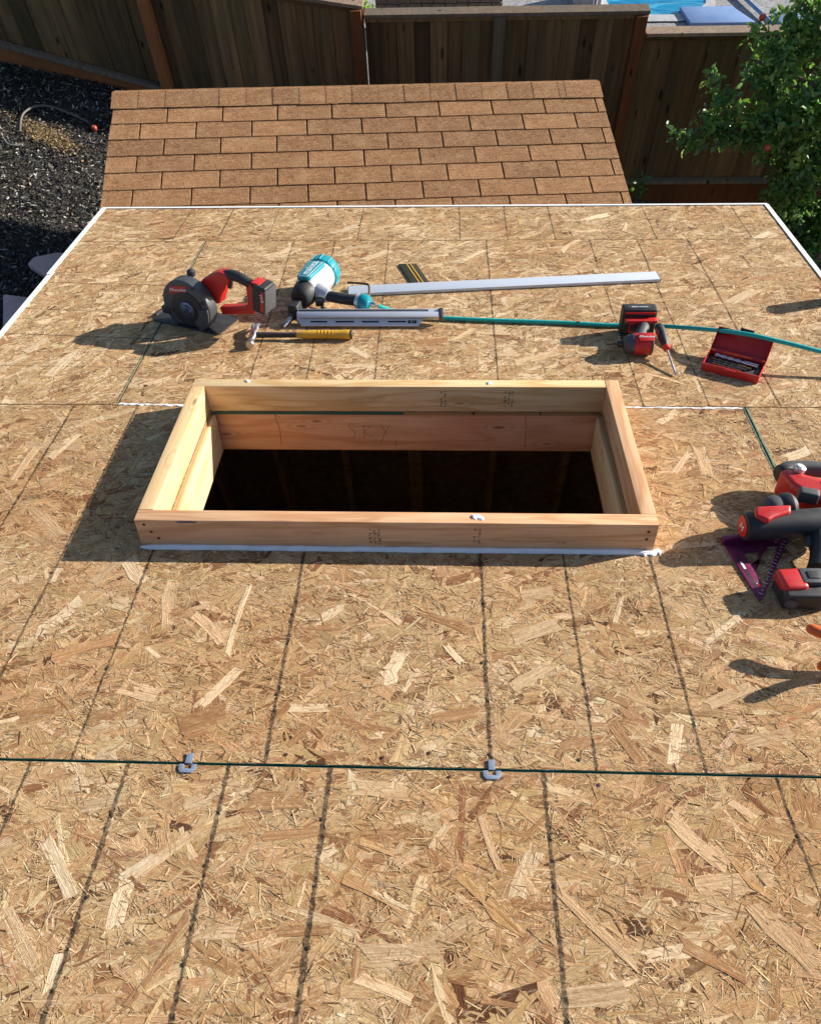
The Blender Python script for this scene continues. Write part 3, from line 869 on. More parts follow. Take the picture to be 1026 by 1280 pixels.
MB().prism([(-.03, 0), (-.02, .003), (.01, .0036), (.028, .001), (.02, -.003), (-.015, -.0035)], 0, .0004, FX @ Matrix.Translation((-cw / 2 + .13, BH - .005, .0002))).build('chalk_smear', 'brass_blue', curb)

# pencilled letters on the far header
def strokes(lines, mw, parent, wd=.0008, name='pencil_mark'):
    for ln in lines:
        MB().tube([(x, y, 0.0002) for x, y in ln], wd, 5).build(name, 'pencil', parent).matrix_local = mw
HX = ROOF @ frame(((HU0 + HU1) / 2, 1.197, -0.0835), (1, 0, 0), (0, 0, 1))
s_ = [(-.158, .030), (-.166, .034), (-.176, .028), (-.168, .014), (-.158, .004), (-.156, -.012), (-.164, -.022), (-.172, -.020)]
k1 = [(-.128, .03), (-.128, -.02)]; k2 = [(-.106, .026), (-.128, -.002), (-.112, -.012), (-.098, -.014)]
y1 = [(-.074, .028), (-.056, -.006)]; y2 = [(-.046, .030), (-.066, -.010), (-.078, -.044)]
strokes([s_, k1, k2, y1, y2], HX, bld)
strokes([[(-.400, .064), (-.392, .01), (-.394, -.05)], [(.368, .066), (.374, .02), (.376, -.055)], [(-.385, .055), (-.402, .068)], [(-.03, -.03), (-.03, -.055)]], HX, bld, .0009)

# ------------------------------------------------------------------ neighbouring shed with shingled roof
sc = Vector((-0.474, 3.745, 2.086))
e1 = Vector((0.992, 0.116, -0.051)).normalized()
e2 = Vector((-0.107, 0.984, 0.141)); e2 = (e2 - e1 * e2.dot(e1)).normalized()
SH = frame(sc, e1, e2)                       # x along the ridge, y up the slope, z off the roof
shed = thing('storage_shed', 'low storage shed with tan three-tab shingle roof below the deck eave', 'shed', Matrix.Identity(4))
SX0, SX1, RIDGE = -1.372, 1.428, 0.396
pitch = math.atan2(e2.z, math.hypot(e2.x, e2.y))
BK = SH @ Matrix.Translation((0, RIDGE, 0)) @ Matrix.Rotation(-pitch - R(36), 4, 'X')   # back slope frame
def spart(mb, name, mat, mw, bevel=0.0):
    o = mb.build(name, mat, shed, bevel, False)
    o.matrix_local = mw
    return o
spart(MB().box(((SX0 + SX1) / 2, RIDGE - 0.65, -0.018), (SX1 - SX0 - .02, 1.3, 0.016)), 'roof_sheathing', 'siding', SH)
spart(MB().box(((SX0 + SX1) / 2, 0.55, -0.018), (SX1 - SX0 - .02, 1.08, 0.016)), 'roof_sheathing', 'siding', BK)
TW, EX = 0.305, 0.1275
def tab_mesh(seed, w=TW - 0.009):
    rng = random.Random(seed)
    n = 8
    lo = [(-w / 2 + w * i / n, rng.uniform(-.0012, .0012), rng.uniform(0, .0012)) for i in range(n + 1)]
    D = EX + 0.03
    vs = [(x, y, 0.0064 + z) for x, y, z in lo] + [(x, D, 0.0008) for x, _, _ in lo]
    vs += [(x, y, 0.0022) for x, y, z in lo] + [(x, D, -0.002) for x, _, _ in lo]
    k = n + 1
    fs = []
    for i in range(n):
        fs += [(i, i + 1, k + i + 1, k + i), (2 * k + i, 3 * k + i, 3 * k + i + 1, 2 * k + i + 1), (i, 2 * k + i, 2 * k + i + 1, i + 1), (k + i, k + i + 1, 3 * k + i + 1, 3 * k + i)]
    fs += [(0, k, 3 * k, 2 * k), (k - 1, 3 * k - 1, 4 * k - 1, 2 * k - 1)]
    return MB().add(vs, fs).mesh('shingle', 'shingle', 0, False)
tabs = [tab_mesh(s) for s in range(5)]
lows = [RIDGE - 0.124 - EX * k for k in range(0, 8)]
rng = random.Random(3)
for r, y in enumerate(lows):
    x = SX0 - (TW * 0.5 if r % 2 == 0 else 0.0) + (0.012 if r % 2 == 0 else 0.0) + rng.uniform(-.006, .006)
    while x < SX1 - 0.01:
        a, b = max(x, SX0), min(x + TW, SX1)
        if b - a > 0.03:
            link('shingle', tabs[rng.randrange(5)], shed, SH @ Matrix.Translation(((a + b) / 2, y + rng.uniform(-.0015, .0015), rng.uniform(0, .001))) @ Matrix.Diagonal(((b - a - .009) / (TW - .009), 1, 1, 1)))
        x += TW
for r in range(7):
    y = 0.04 + EX * (7 - r)
    x = SX0 - (TW * 0.5 if r % 2 else 0)
    while x < SX1 - 0.01:
        a, b = max(x, SX0), min(x + TW, SX1)
        if b - a > 0.03:
            link('shingle', tabs[rng.randrange(5)], shed, BK @ Matrix.Translation(((a + b) / 2, y + .13, 0)) @ Matrix.Rotation(PI, 4, 'Z') @ Matrix.Diagonal(((b - a - .009) / (TW - .009), 1, 1, 1)))
        x += TW
# ridge caps, each lapping the next
def cap_mesh(seed):
    rng = random.Random(seed)
    L, hw = 0.215, 0.158
    prof = [(-.127 - rng.uniform(0, .004), .0045), (-.066, .0075), (-.016, .0105), (0, .0105), (.014, .003), (hw * .55, -.045), (hw, -.098)]
    vs = []
    for x, dz in ((0, 0.0022), (L, 0.0)):
        vs += [(x, y, z + dz) for y, z in prof]
    for x, dz in ((0, 0.0002), (L, -0.004)):
        vs += [(x, y, z + dz) for y, z in prof]
    n = len(prof)
    fs = []
    for i in range(n - 1):
        fs += [(i, n + i, n + i + 1, i + 1), (2 * n + i, 2 * n + i + 1, 3 * n + i + 1, 3 * n + i), (i, i + 1, 2 * n + i + 1, 2 * n + i), (n + i, 3 * n + i, 3 * n + i + 1, n + i + 1)]
    fs += [(0, 2 * n, 3 * n, n), (n - 1, 2 * n - 1, 4 * n - 1, 3 * n - 1)]
    return MB().add(vs, fs).mesh('ridge_shingle', 'shingle', 0, False)
caps = [cap_mesh(s) for s in range(4)]
x = SX0 - 0.004
while x < SX1 - 0.17:
    link('ridge_shingle', caps[rng.randrange(4)], shed, SH @ Matrix.Translation((x, RIDGE + rng.uniform(-.002, .002), .003 + rng.uniform(0, .0015))) @ Matrix.Rotation(rng.uniform(-.006, .006), 4, 'Z'))
    x += 0.150
link('ridge_shingle', caps[0], shed, SH @ Matrix.Translation((SX1 - .213, RIDGE, .0045)))
# shed walls
def sw(x, y, z=0): return SH @ Vector((x, y, z))
for pa, pb in (((SX0 + .1, -.78), (SX1 - .1, -.78)), ((SX0 + .1, RIDGE + .75), (SX1 - .1, RIDGE + .75)), ((SX0 + .1, -.77), (SX0 + .1, RIDGE + .74)), ((SX1 - .1, -.77), (SX1 - .1, RIDGE + .74))):
    A, B = sw(*pa), sw(*pb)
    d = Vector((B.x - A.x, B.y - A.y, 0)); L = d.length
    top = 1.55
    mb = MB().box((0, 0, 0), (L, 0.016, top + 0.25))
    spart(mb, 'wall', 'siding', frame((A + B) / 2 * 1.0 + Vector((0, 0, -(A.z + B.z) / 2 + (top - 0.25) / 2)), d, Vector((-d.y, d.x, 0))))

# ------------------------------------------------------------------ fences
FY = 6.35
fence_rng = random.Random(21)
bw = 0.140
def board_mesh(h, seed, slope=0.0):
    r = random.Random(seed)
    x0, x1 = -bw / 2, bw / 2
    vs = []
    for y in (0.0, 0.016):
        vs += [(x0, y, 0), (x1, y, 0), (x1, y, 1), (x0, y, 1)]
    return MB().add(vs, [(0, 1, 2, 3), (7, 6, 5, 4), (0, 4, 5, 1), (1, 5, 6, 2), (2, 6, 7, 3), (3, 7, 4, 0)]).mesh('fence_board', 'fence', 0.0)
fbm = board_mesh(1, 1)

def fence(label, x0, x1, zk0, zk1, zt0, zt1, posts, grey_posts=()):
    """kick-top and cap heights at both ends; boards stand on the kick rail"""
    f = thing('fence', label, 'fence', Matrix.Translation((x0, FY, 0)), 'stepped timber fence sections along the yard')
    zk = lambda x: zk0 + (zk1 - zk0) * (x - x0) / (x1 - x0)
    zt = lambda x: zt0 + (zt1 - zt0) * (x - x0) / (x1 - x0)
    n = max(1, int(round((x1 - x0) / (bw - 0.006))))
    step = (x1 - x0) / n
    for i in range(n):
        x = x0 + step * (i + .5)
        lap = 0.014 if i % 2 else 0.0
        z0 = zk(x) - 0.04; z1 = zt(x) - 0.02
        o = link('fence_board', fbm, f, Matrix.Translation((x - x0, 0.01 + lap + fence_rng.uniform(0, .004), z0)) @ Matrix.Rotation(fence_rng.uniform(-.006, .006), 4, 'Y') @ Matrix.Rotation(fence_rng.uniform(-.03, .03), 4, 'Z') @ Matrix.Diagonal((step * (1.24 if i % 2 else 1.02) / bw, 1, z1 - z0, 1)))
    def rail(za, zb, th, yy, dp, name, mat):
        vs = []
        for y in (yy - dp, yy):
            vs += [(-.0, y, za(x0)), (x1 - x0, y, za(x1)), (x1 - x0, y, zb(x1)), (0, y, zb(x0))]
        MB().add(vs, [(0, 1, 2, 3), (7, 6, 5, 4), (0, 4, 5, 1), (1, 5, 6, 2), (2, 6, 7, 3), (3, 7, 4, 0)]).build(name, mat, f, 0.003, False)
    rail(lambda x: zk(x) - .30, lambda x: zk(x) - .036, 0, 0.008, .036, 'kick_board', 'fence_red')
    rail(lambda x: zk(x) - .035, lambda x: zk(x), 0, 0.008, .06, 'bottom_rail', 'fence_cap')
    rail(lambda x: zt(x) - .070, lambda x: zt(x) - .028, 0, 0.008, .020, 'top_rail', 'fence')
    rail(lambda x: zt(x) - .027, lambda x: zt(x), 0, 0.075, .12, 'cap_rail', 'fence_cap')
    for px in posts:
        MB().box((px - x0, -.035, (zk(px) + zt(px)) / 2 - .014), (.088, .086, zt(px) - zk(px) - .03)).build('post', 'fence_red', f, 0.004, False)
    for px in grey_posts:
        MB().box((px - x0, -.028, (zk(px) + zt(px)) / 2 - .014), (.088, .07, zt(px) - zk(px) - .03)).build('post', 'fence_cap', f, 0.004, False)
    return f
fence('raked timber fence section with sloping kick board above the mulch bank', -7.0, -0.659, 2.42, 0.48, 2.62, 1.635, (-6.9, -4.7, -2.38, -0.715))
fence('middle timber fence section with level cap behind the shingled shed', -0.655, 1.59, 0.27, 0.27, 1.57, 1.57, (1.53,), (0.42,))
fence('lower timber fence section with level cap behind the leafy apple tree', 1.592, 6.2, 0.10, 0.10, 1.40, 1.40, (4.0, 6.1))

# ------------------------------------------------------------------ mulch, sawdust and bits on the bank
def scatter_chips():
    g = np.random.default_rng(4)
    N = 110000
    x = g.uniform(-5.4, -1.66, N); y = g.uniform(2.3, 6.32, N)
    ln = g.uniform(.008, .036, N); wd = g.uniform(.003, .010, N)
    vv, gg = strand_polys(g, np.zeros(N), np.zeros(N), ln, wd, g.uniform(-PI, PI, N), np.zeros(N), 6, np.clip(g.normal(0, .4, N), -.8, .8), np.clip(g.normal(0, .5, N), -1, 1))
    z = np.clip(.34 - .24 * x, -.2, 1.9) + g.uniform(.002, .022, N)
    vv[:, :, 0] += x[:, None]; vv[:, :, 1] += y[:, None]; vv[:, :, 2] += z[:, None]
    t = np.exp(g.normal(np.log(.04), .8, (N, 1))) * np.array([[1.0, .90, .76]])
    glint = g.random(N) < .11  # pale tints paint sunlit highlights onto some of the chips
    t[glint] = np.array([.50, .44, .36]) * np.exp(g.normal(0, .35, (glint.sum(), 1)))
    o = link('mulch', poly_mesh('mulch', [(vv, gg, np.clip(t, .004, .5))], M['chip']))
    tag(o, 'dark wood chip mulch covering the bank beside the shed', 'mulch', kind='stuff')
scatter_chips()
def gp(x, y, dz=0.0):
    return Vector((x, y, ground_z(x) + dz))
# sawdust patch
g = np.random.default_rng(8)
N = 1900
t_ = g.normal(0, 1, (N, 2))
px = -3.12 + t_[:, 0] * .115 + 0.02 * t_[:, 1]; py = 5.43 - t_[:, 0] * .055 + t_[:, 1] * .045
vv, gg = strand_polys(g, np.zeros(N), np.zeros(N), g.uniform(.006, .02, N), g.uniform(.003, .008, N), g.uniform(-3, 3, N), np.zeros(N), 4, g.normal(0, .3, N), g.normal(0, .4, N))
vv[:, :, 0] += px[:, None]; vv[:, :, 1] += py[:, None]; vv[:, :, 2] += (.34 - .24 * px + g.uniform(.018, .028, N))[:, None]
tt = np.array([[.32, .22, .105]]) * np.exp(g.normal(0, .3, (N, 1)))
tag(link('sawdust', poly_mesh('sawdust', [(vv, gg, np.clip(tt, 0, .8))], M['chip'])), 'pale yellow sawdust patch on the dark mulch', 'sawdust', kind='stuff')
def smooth_path(pts, n=8):
    P = [Vector(p) for p in pts]
    out = []
    for i in range(len(P) - 1):
        p0, p1, p2, p3 = P[max(i - 1, 0)], P[i], P[i + 1], P[min(i + 2, len(P) - 1)]
        for k in range(n):
            t = k / n
            out.append(0.5 * ((2 * p1) + (-p0 + p2) * t + (2 * p0 - 5 * p1 + 4 * p2 - p3) * t * t + (-p0 + 3 * p1 - 3 * p2 + p3) * t ** 3))
    return out + [P[-1]]
tube = MB().tube(smooth_path([gp(-3.33, 5.42, .02), gp(-3.35, 5.54, .04), gp(-3.34, 5.63, .055), gp(-3.28, 5.73, .06), gp(-3.17, 5.77, .055), gp(-3.0, 5.75, .03), gp(-2.9, 5.72, .02)]), .008, 8).build('irrigation_tube', 'poly_tube')
tag(tube, 'long arched grey irrigation tube around the sawdust patch', 'tube')
tube2 = MB().tube(smooth_path([gp(-3.40, 5.27, .028), gp(-3.36, 5.22, .028), gp(-3.31, 5.22, .028), gp(-3.27, 5.25, .028)]), .009, 8).build('stick', 'poly_tube')
tag(tube2, 'short curved pale stick on the mulch below the sawdust', 'stick')
def apple(loc, r, name='apple', parent=None):
    prof = [(0.05, .86), (.3, .93), (.62, .9), (.88, .62), (1, .2), (.96, -.2), (.78, -.62), (.5, -.88), (.2, -.9), (.05, -.82)]
    return MB().lathe([(a * r, b * r) for a, b in prof], loc, (.15, -.1, 1), 16).build(name, 'apple', parent)
tag(apple(gp(-2.83, 5.63, .035), .023, 'fallen_apple'), 'small red fallen apple on the dark mulch', 'apple')
def slab(pts, h, label):
    mb = MB()
    A = [gp(x, y, .015) for x, y in pts]; B = [gp(x, y, .015 + h) for x, y in pts]
    n = len(pts)
    mb.add(A + B, [tuple(range(n - 1, -1, -1)), tuple(range(n, 2 * n))] + [(i, (i + 1) % n, n + (i + 1) % n, n + i) for i in range(n)])
    tag(mb.build('stone_slab', 'slab', None, 0.012), label, 'stone', 'pinkish stone slabs under the deck rake')
slab([(-2.85, 3.92), (-2.83, 4.0), (-2.70, 4.09), (-2.45, 4.12), (-2.42, 3.86), (-2.70, 3.83)], .05, 'wedge-shaped pinkish stone slab on the ground under the deck rake')
slab([(-2.91, 3.60), (-2.60, 3.62), (-2.52, 3.25), (-2.82, 3.28)], .05, 'square-cornered pinkish stone slab on the ground under the deck rake')

# ------------------------------------------------------------------ apple tree and a small shrub
def leaf_verts(g, P, sz):
    """curved 6-vertex leaves, two quads each folded on the midrib -> (2N,4,3)"""
    N = len(P)
    d = g.normal(0, 1, (N, 3)); d[:, 2] -= .35; d /= np.linalg.norm(d, axis=1)[:, None]
    a = g.normal(0, 1, (N, 3)); a[:, 2] += .8
    s = np.cross(d, a); s /= np.linalg.norm(s, axis=1)[:, None]
    n = np.cross(s, d)
    L = sz[:, None]; W = L * .27
    base, tip = P, P + d * L - n * L * .12
    m1, m2 = P + d * L * .33 + n * L * .04, P + d * L * .70
    fold = n * W * .35
    l1, l2 = m1 + s * W * .95 + fold, m2 + s * W * .8 + fold
    r1, r2 = m1 - s * W * .95 + fold, m2 - s * W * .8 + fold
    A = np.stack([base, m1, m2, l2, l1], 1)[:, [0, 1, 2, 3, 4]]
    quads = [np.stack([base, m1, l1, base + s * W * .2], 1), np.stack([m1, m2, l2, l1], 1), np.stack([m2, tip, tip + s * W * .05, l2], 1),
             np.stack([base - s * W * .2, r1, m1, base], 1), np.stack([r1, r2, m2, m1], 1), np.stack([r2, tip - s * W * .05, tip, m2], 1)]
    return np.concatenate(quads, 0)

def crown(name, parent, clumps, per, seed, cols):
    g = np.random.default_rng(seed)
    Ps, Sz, C = [], [], []
    twig = MB()
    for (cx, cy, cz, r, dens) in clumps:
        n = int(per * dens * (r / .3) ** 2.2)
        nt_ = max(3, int(n / 14))
        for k in range(nt_):
            q = g.normal(0, 1, 3); q /= np.linalg.norm(q); q *= r * g.uniform(.15, 1.0) ** .6
            c = np.array([cx, cy, cz]) + q
            st = c - q * .45 + np.array([.05, 0, -.03])
            if k % 2 == 0:
                twig.tube([tuple(st), tuple((st + c) / 2 + g.normal(0, .008, 3)), tuple(c)], [.0035, .0028, .0014], 4)
            m = g.integers(10, 17)
            tt = g.uniform(0, 1, m)
            Ps.append(st + (c - st) * tt[:, None] + g.normal(0, .026, (m, 3)))
            Sz.append(g.uniform(.036, .072, m))
            C.append(np.repeat(cols[g.integers(len(cols))][None], m, 0) * np.exp(g.normal(0, .28, (m, 1))))
    P = np.concatenate(Ps); Sz = np.concatenate(Sz); C = np.concatenate(C)
    Q = leaf_verts(g, P, Sz)
    me = poly_mesh(name, [(Q, None, np.tile(np.clip(C, .004, .6), (6, 1)))], M['leaf'])
    o = link(name, me, parent)
    tw_ = twig.build('twigs', 'bark', parent); tw_['kind'] = 'stuff'
    return o
LC = np.array([(.055, .13, .03), (.085, .18, .035), (.045, .115, .04), (.15, .235, .06), (.085, .165, .07)])
tree = thing('apple_tree', 'leafy apple tree with a few red apples beside the lower fence', 'tree', Matrix.Identity(4))
clumps = [(2.45, 5.55, 1.66, .26, 1), (2.75, 5.5, 1.26, .33, 1), (2.42, 5.45, 1.12, .26, 1.1), (2.16, 5.5, 1.05, .17, .9), (1.95, 5.5, 1.02, .13, .8), (1.84, 5.5, 1.06, .09, .9), (1.99, 5.48, 1.2, .1, .8),
          (2.06, 5.5, 1.32, .12, .7), (2.34, 5.55, 1.42, .22, .9), (2.20, 5.6, 1.75, .09, .4), (1.93, 5.55, 1.47, .07, .5), (2.78, 5.4, .74, .30, 1), (2.80, 5.4, .42, .24, 1), (3.15, 5.4, .28, .32, 1.1), (2.72, 5.3, .2, .2, .8),
          (2.45, 5.6, 1.90, .2, .7), (3.05, 5.5, .9, .33, .7), (3.1, 5.6, 1.45, .36, .7), (2.85, 5.6, 1.9, .32, .7), (3.3, 5.5, 2.0, .4, .6), (3.5, 5.4, 1.1, .4, .6), (2.95, 5.1, .10, .25, .9), (3.55, 5.2, .5, .35, .8), (2.7, 5.45, 1.0, .24, 1), (2.12, 5.52, 1.16, .1, .7)]
crown('crown', tree, clumps, 1050, 6, LC * 1.8)
tz = ground_z(3.25)
MB().tube(smooth_path([(3.28, 5.5, tz - .05), (3.25, 5.5, .3), (3.2, 5.52, .8), (3.12, 5.55, 1.3), (3.0, 5.6, 2.0)]), [.075 - .0017 * i for i in range(33)], 10).build('trunk', 'bark', tree)
for pth, r0 in (([(3.2, 5.52, .75), (2.9, 5.5, .98), (2.5, 5.48, 1.08), (2.1, 5.5, 1.06), (1.82, 5.5, 1.07)], .03), ([(3.15, 5.53, 1.1), (2.8, 5.52, 1.35), (2.4, 5.55, 1.5), (2.1, 5.55, 1.6)], .024), ([(3.24, 5.5, .45), (3.0, 5.42, .6), (2.8, 5.38, .5)], .02), ([(3.1, 5.55, 1.4), (2.7, 5.58, 1.75), (2.4, 5.6, 1.95)], .02), ([(3.18, 5.53, .9), (3.5, 5.45, 1.2), (3.6, 5.4, 1.4)], .025)):
    p = smooth_path(pth, 6)
    MB().tube(p, [r0 * (1 - .8 * i / (len(p) - 1)) for i in range(len(p))], 8).build('limb', 'bark', tree)
for a in ((2.40, 5.20, 1.10), (2.20, 5.58, 1.84), (2.95, 5.12, 1.0)):
    apple(a, .024, 'apple', tree)
shrub = thing('shrub', 'small green shrub between the shingled shed and the lower fence', 'shrub', Matrix.Translation((1.62, 5.6, ground_z(1.62))))
crown('foliage', shrub, [(0, 0, .35, .17, 1), (-.02, -.05, .58, .12, 1), (.03, -.1, .2, .2, 1)], 420, 9, LC * 1.3)
MB().tube([(0, 0, -.02), (.01, 0, .3), (0, -.02, .6)], [.012, .009, .004], 6).build('stem', 'bark', shrub)

# ------------------------------------------------------------------ beyond the fence: pool and planter
def flat(name, pts, z, mat, h=0.0):
    n = len(pts)
    if h:
        return MB().prism(pts, z, z + h).build(name, mat, None, min(.02, h * .3))
    return MB().add([(x, y, z) for x, y in pts], [tuple(range(n))]).build(name, mat)
pool_pts = [(1.92, 13.5), (1.93, 10.5), (1.98, 10.2), (2.1, 10.02), (2.35, 9.93), (2.75, 9.92), (3.0, 10.0), (3.15, 10.2), (3.22, 10.6), (3.3, 13.5)]
wt = flat('pool_water', pool_pts, -0.094, 'water')
tag(wt, 'bright turquoise swimming pool water beyond the fence', 'water', kind='structure')
cop = MB()
n = len(pool_pts)
cx, cy = 2.6, 11.8
out = [(cx + (x - cx) * 1.16 + (0 if 1 else 0), cy + (y - cy) * 1.09) for x, y in pool_pts]
cop.add([(x, y, -0.085) for x, y in pool_pts] + [(x, y, -0.085) for x, y in out] + [(x, y, -0.12) for x, y in pool_pts],
        [(i, n + i, n + i + 1, i + 1) for i in range(n - 1)] + [(2 * n + i, i, i + 1, 2 * n + i + 1) for i in range(n - 1)])
tag(cop.build('pool_coping', 'coping'), 'pale stone coping curving round the pool edge', 'coping', kind='structure')
tag(flat('pool_pad', [(2.80, 10.03), (3.42, 10.03), (3.62, 9.62), (2.86, 9.62)], -0.096, 'blue_slab', .05), 'pale blue flat pad lying on the deck at the pool corner', 'pad')
tag(flat('pool_pad', [(3.86, 9.90), (4.3, 9.9), (4.3, 9.5), (3.90, 9.5)], -0.096, 'blue_slab', .05), 'pale blue pad half hidden behind the apple tree top', 'pad')
tag(MB().tube([(3.40, 10.9, -.06), (3.6, 10.3, -.06), (3.80, 9.62, -.06)], .022, 8).build('pool_pole', 'blue_slab'), 'thin pale blue pole lying on the deck between the two pads', 'pole')
pl = thing('planter_wall', 'low grey-brown block planter wall beyond the middle fence', 'wall', Matrix.Translation((-0.83, 9.6, -.1)))
MB().box((.74, .11, .14), (1.44, .16, .28)).build('core', 'mortar', pl)
br = MB().box((0, 0, 0), (.262, .2, .098)).mesh('block', 'brickstone', .006)
for r in range(4):
    x = -.13 if r % 2 else 0.0
    while x < 1.47:
        a, b = max(x, 0), min(x + .27, 1.48)
        if b - a > .05:
            link('block', br, pl, Matrix.Translation(((a + b) / 2, .1 + random.uniform(-.004, .004), .052 + r * .105)) @ Matrix.Diagonal(((b - a - .008) / .262, 1, 1, 1)))
        x += .27
sp = thing('spillway', 'grey stone spillway block with white streaks at the pool edge', 'spillway', Matrix.Translation((1.55, 10.35, -.1)))
MB().box((.17, 0, .12), (.34, .3, .24)).build('stone', 'coping', sp, .015)
for x in (.24, .28):
    MB().tube([(x, -.155, .22), (x + .004, -.158, .12), (x - .004, -.165, .005)], [.006, .009, .012], 6).build('water_streak', 'white_paint', sp)
bush = thing('garden_bush', 'bright yellow-green bush beyond the fence corner beside the planter', 'bush', Matrix.Translation((-1.02, 9.9, -.1)))
crown('foliage', bush, [(0, 0, .18, .16, 1.2), (.03, .1, .38, .2, 1.4), (.04, .15, .6, .2, 1.4)], 380, 14, np.array([(.20, .34, .03), (.28, .42, .05), (.14, .28, .03)]))
MB().tube([(0, 0, -.02), (.01, .05, .3), (0, .1, .6)], [.02, .014, .006], 6).build('stem', 'bark', bush)

# ------------------------------------------------------------------ tools on the deck
TZ = 0.0022         # top of the rough deck surface

def rbox(c, d, name, mat, par, bevel=0.004, m=None, seg=2):
    return MB().box(c, d, m).build(name, mat, par, bevel, True, seg)
def rod(pts, r, name, mat, par, seg=14, bevel=0.0):
    return MB().tube(pts, r, seg).build(name, mat, par, bevel)
def ry(a): return Matrix.Rotation(a, 3, 'Y')
def rz(a): return Matrix.Rotation(a, 3, 'Z')
def xz(y0):        # drawing frame for profiles in the x-z plane, extruded towards the viewer
    return frame((0, y0, 0), (1, 0, 0), (0, 0, 1))

# --- circular saw
saw = thing('circular_saw', 'red and black cordless circular saw with dark round blade guard', 'circular saw', on_roof(-1.036, 1.800, TZ, math.atan2(-.111, .271)))
sx, sz, sr = .168, .080, .098
MB().prism([(0.0, -.028), (.012, -.05), (.285, -.05), (.292, -.04), (.292, .075), (.28, .085), (.01, .085), (0, .075)], 0.0, .004).build('shoe', 'black', saw, .001)
rbox((.003, .02, .007), (.006, .09, .013), 'shoe_lip', 'dark_metal', saw, .001)
circ = [p for p in arc(sx, sz, sr, -48, 228, 44)]
MB().prism(circ, -.006, .042, xz(0)).build('blade_guard', 'guard', saw, .006, True, 3)
MB().prism(arc(sx + .006, sz - .006, .064, 0, 350, 36), 0, .0035, xz(-.0415)).build('saw_blade', 'black', saw, .001)
low = arc(sx + .004, sz - .004, .0905, -62, 8, 16) + arc(sx + .004, sz - .004, .050, 8, -62, 16)
MB().prism(low, 0, .006, xz(-.0425)).build('lower_guard', 'grey_rubber', saw, .0015)
MB().lathe([(.030, 0), (.030, .004), (.022, .006), (.018, .012), (.0115, .013), (.0115, .018), (.004, .0185)], (sx + .008, -.045, sz - .006), (0, -1, 0), 24).build('arbor_hub', 'brass_blue', saw)
MB().lathe([(.0055, 0), (.0055, .003), (.002, .0032)], (sx + .008, -.0632, sz - .006), (0, -1, 0), 6).build('arbor_bolt', 'black', saw)
bad = MB().prism([(-.040, -.015), (.030, -.004), (.040, .025), (-.031, .012)], 0, .0014, frame((sx - .020, -.0424, sz + .058), (1, 0, 0), (0, 0, 1))).build('badge', 'red', saw, .0004)
text('Milwaukee', .0175, 'white_ink', saw, frame((sx - .020, -.0442, sz + .0625), (1, 0, .16), (0, 0, 1)), .35)
for x, z in ((sx + .075, sz + .03), (sx + .045, sz + .078), (sx - .06, sz - .02)):
    MB().lathe([(.006, 0), (.006, .003), (.002, .0032)], (x, -.0425, z), (0, -1, 0), 10).build('guard_screw', 'black', saw)
rbox((.075, -.036, .052), (.034, .018, .026), 'guard_bracket', 'black', saw, .003)
MB().lathe([(.006, 0), (.012, .004), (.0125, .016), (.006, .02)], (.064, -.005, .082), (-.7, 0, .6), 14).build('depth_knob', 'black', saw)
MB().lathe([(.008, 0), (.0145, .005), (.015, .02), (.008, .026)], (.170, .018, .168), (.0, .1, 1), 16).build('lock_knob', 'black', saw)
MB().lathe([(.040, 0), (.047, .01), (.047, .055), (.04, .07), (.02, .075)], (.195, .0, .095), (0, 1, 0), 28).build('motor_housing', 'red', saw)
blk = [(.200, .150), (.222, .172), (.262, .196), (.292, .208), (.318, .206), (.330, .190), (.322, .168), (.302, .156), (.292, .132), (.270, .085), (.230, .085)]
MB().prism(blk, -.024, .020, xz(.030)).build('handle_front', 'red', saw, .008, True, 3)
rod(smooth_path([(.300, .032, .190), (.335, .032, .196), (.370, .032, .190), (.405, .032, .176)], 5), [.0165, .0175, .018, .0185, .0185, .0185, .0185, .0185, .018, .018, .018, .0175, .017, .017, .017, .0175], 'grip', 'black', saw, 16)
rbox((.318, .032, .160), (.014, .014, .030), 'trigger', 'black', saw, .004, ry(.35))
MB().prism([(.392, .190), (.412, .186), (.424, .165), (.418, .090), (.404, .070), (.270, .042), (.262, .070), (.372, .094), (.388, .108)], -.018, .016, xz(.032)).build('lower_bar', 'red', saw, .007, True, 3)
b = rbox((.447, .032, .140), (.050, .064, .100), 'battery_pack', 'black', saw, .007, ry(.16), 3)
rbox((.462, -.0008, .136), (.013, .003, .075), 'battery_stripe', 'red', saw, .001, ry(.16))
for k in range(3):
    rbox((.447 + .006 * k - .012, -.0006, .176 - .004 * k), (.004, .002, .012), 'battery_rib', 'grey_rubber', saw, .0006, ry(.16))
rbox((.436, .032, .192), (.030, .044, .006), 'battery_latch', 'red', saw, .002, ry(.16))
text('M18', .016, 'white_ink', saw, frame((.4625, -.0030, .150), (0.16, 0, -1), (1, 0, .16)))
rbox((.4745, .028, .136), (.008, .070, .086), 'battery_end', 'grey_rubber', saw, .004, ry(.16))

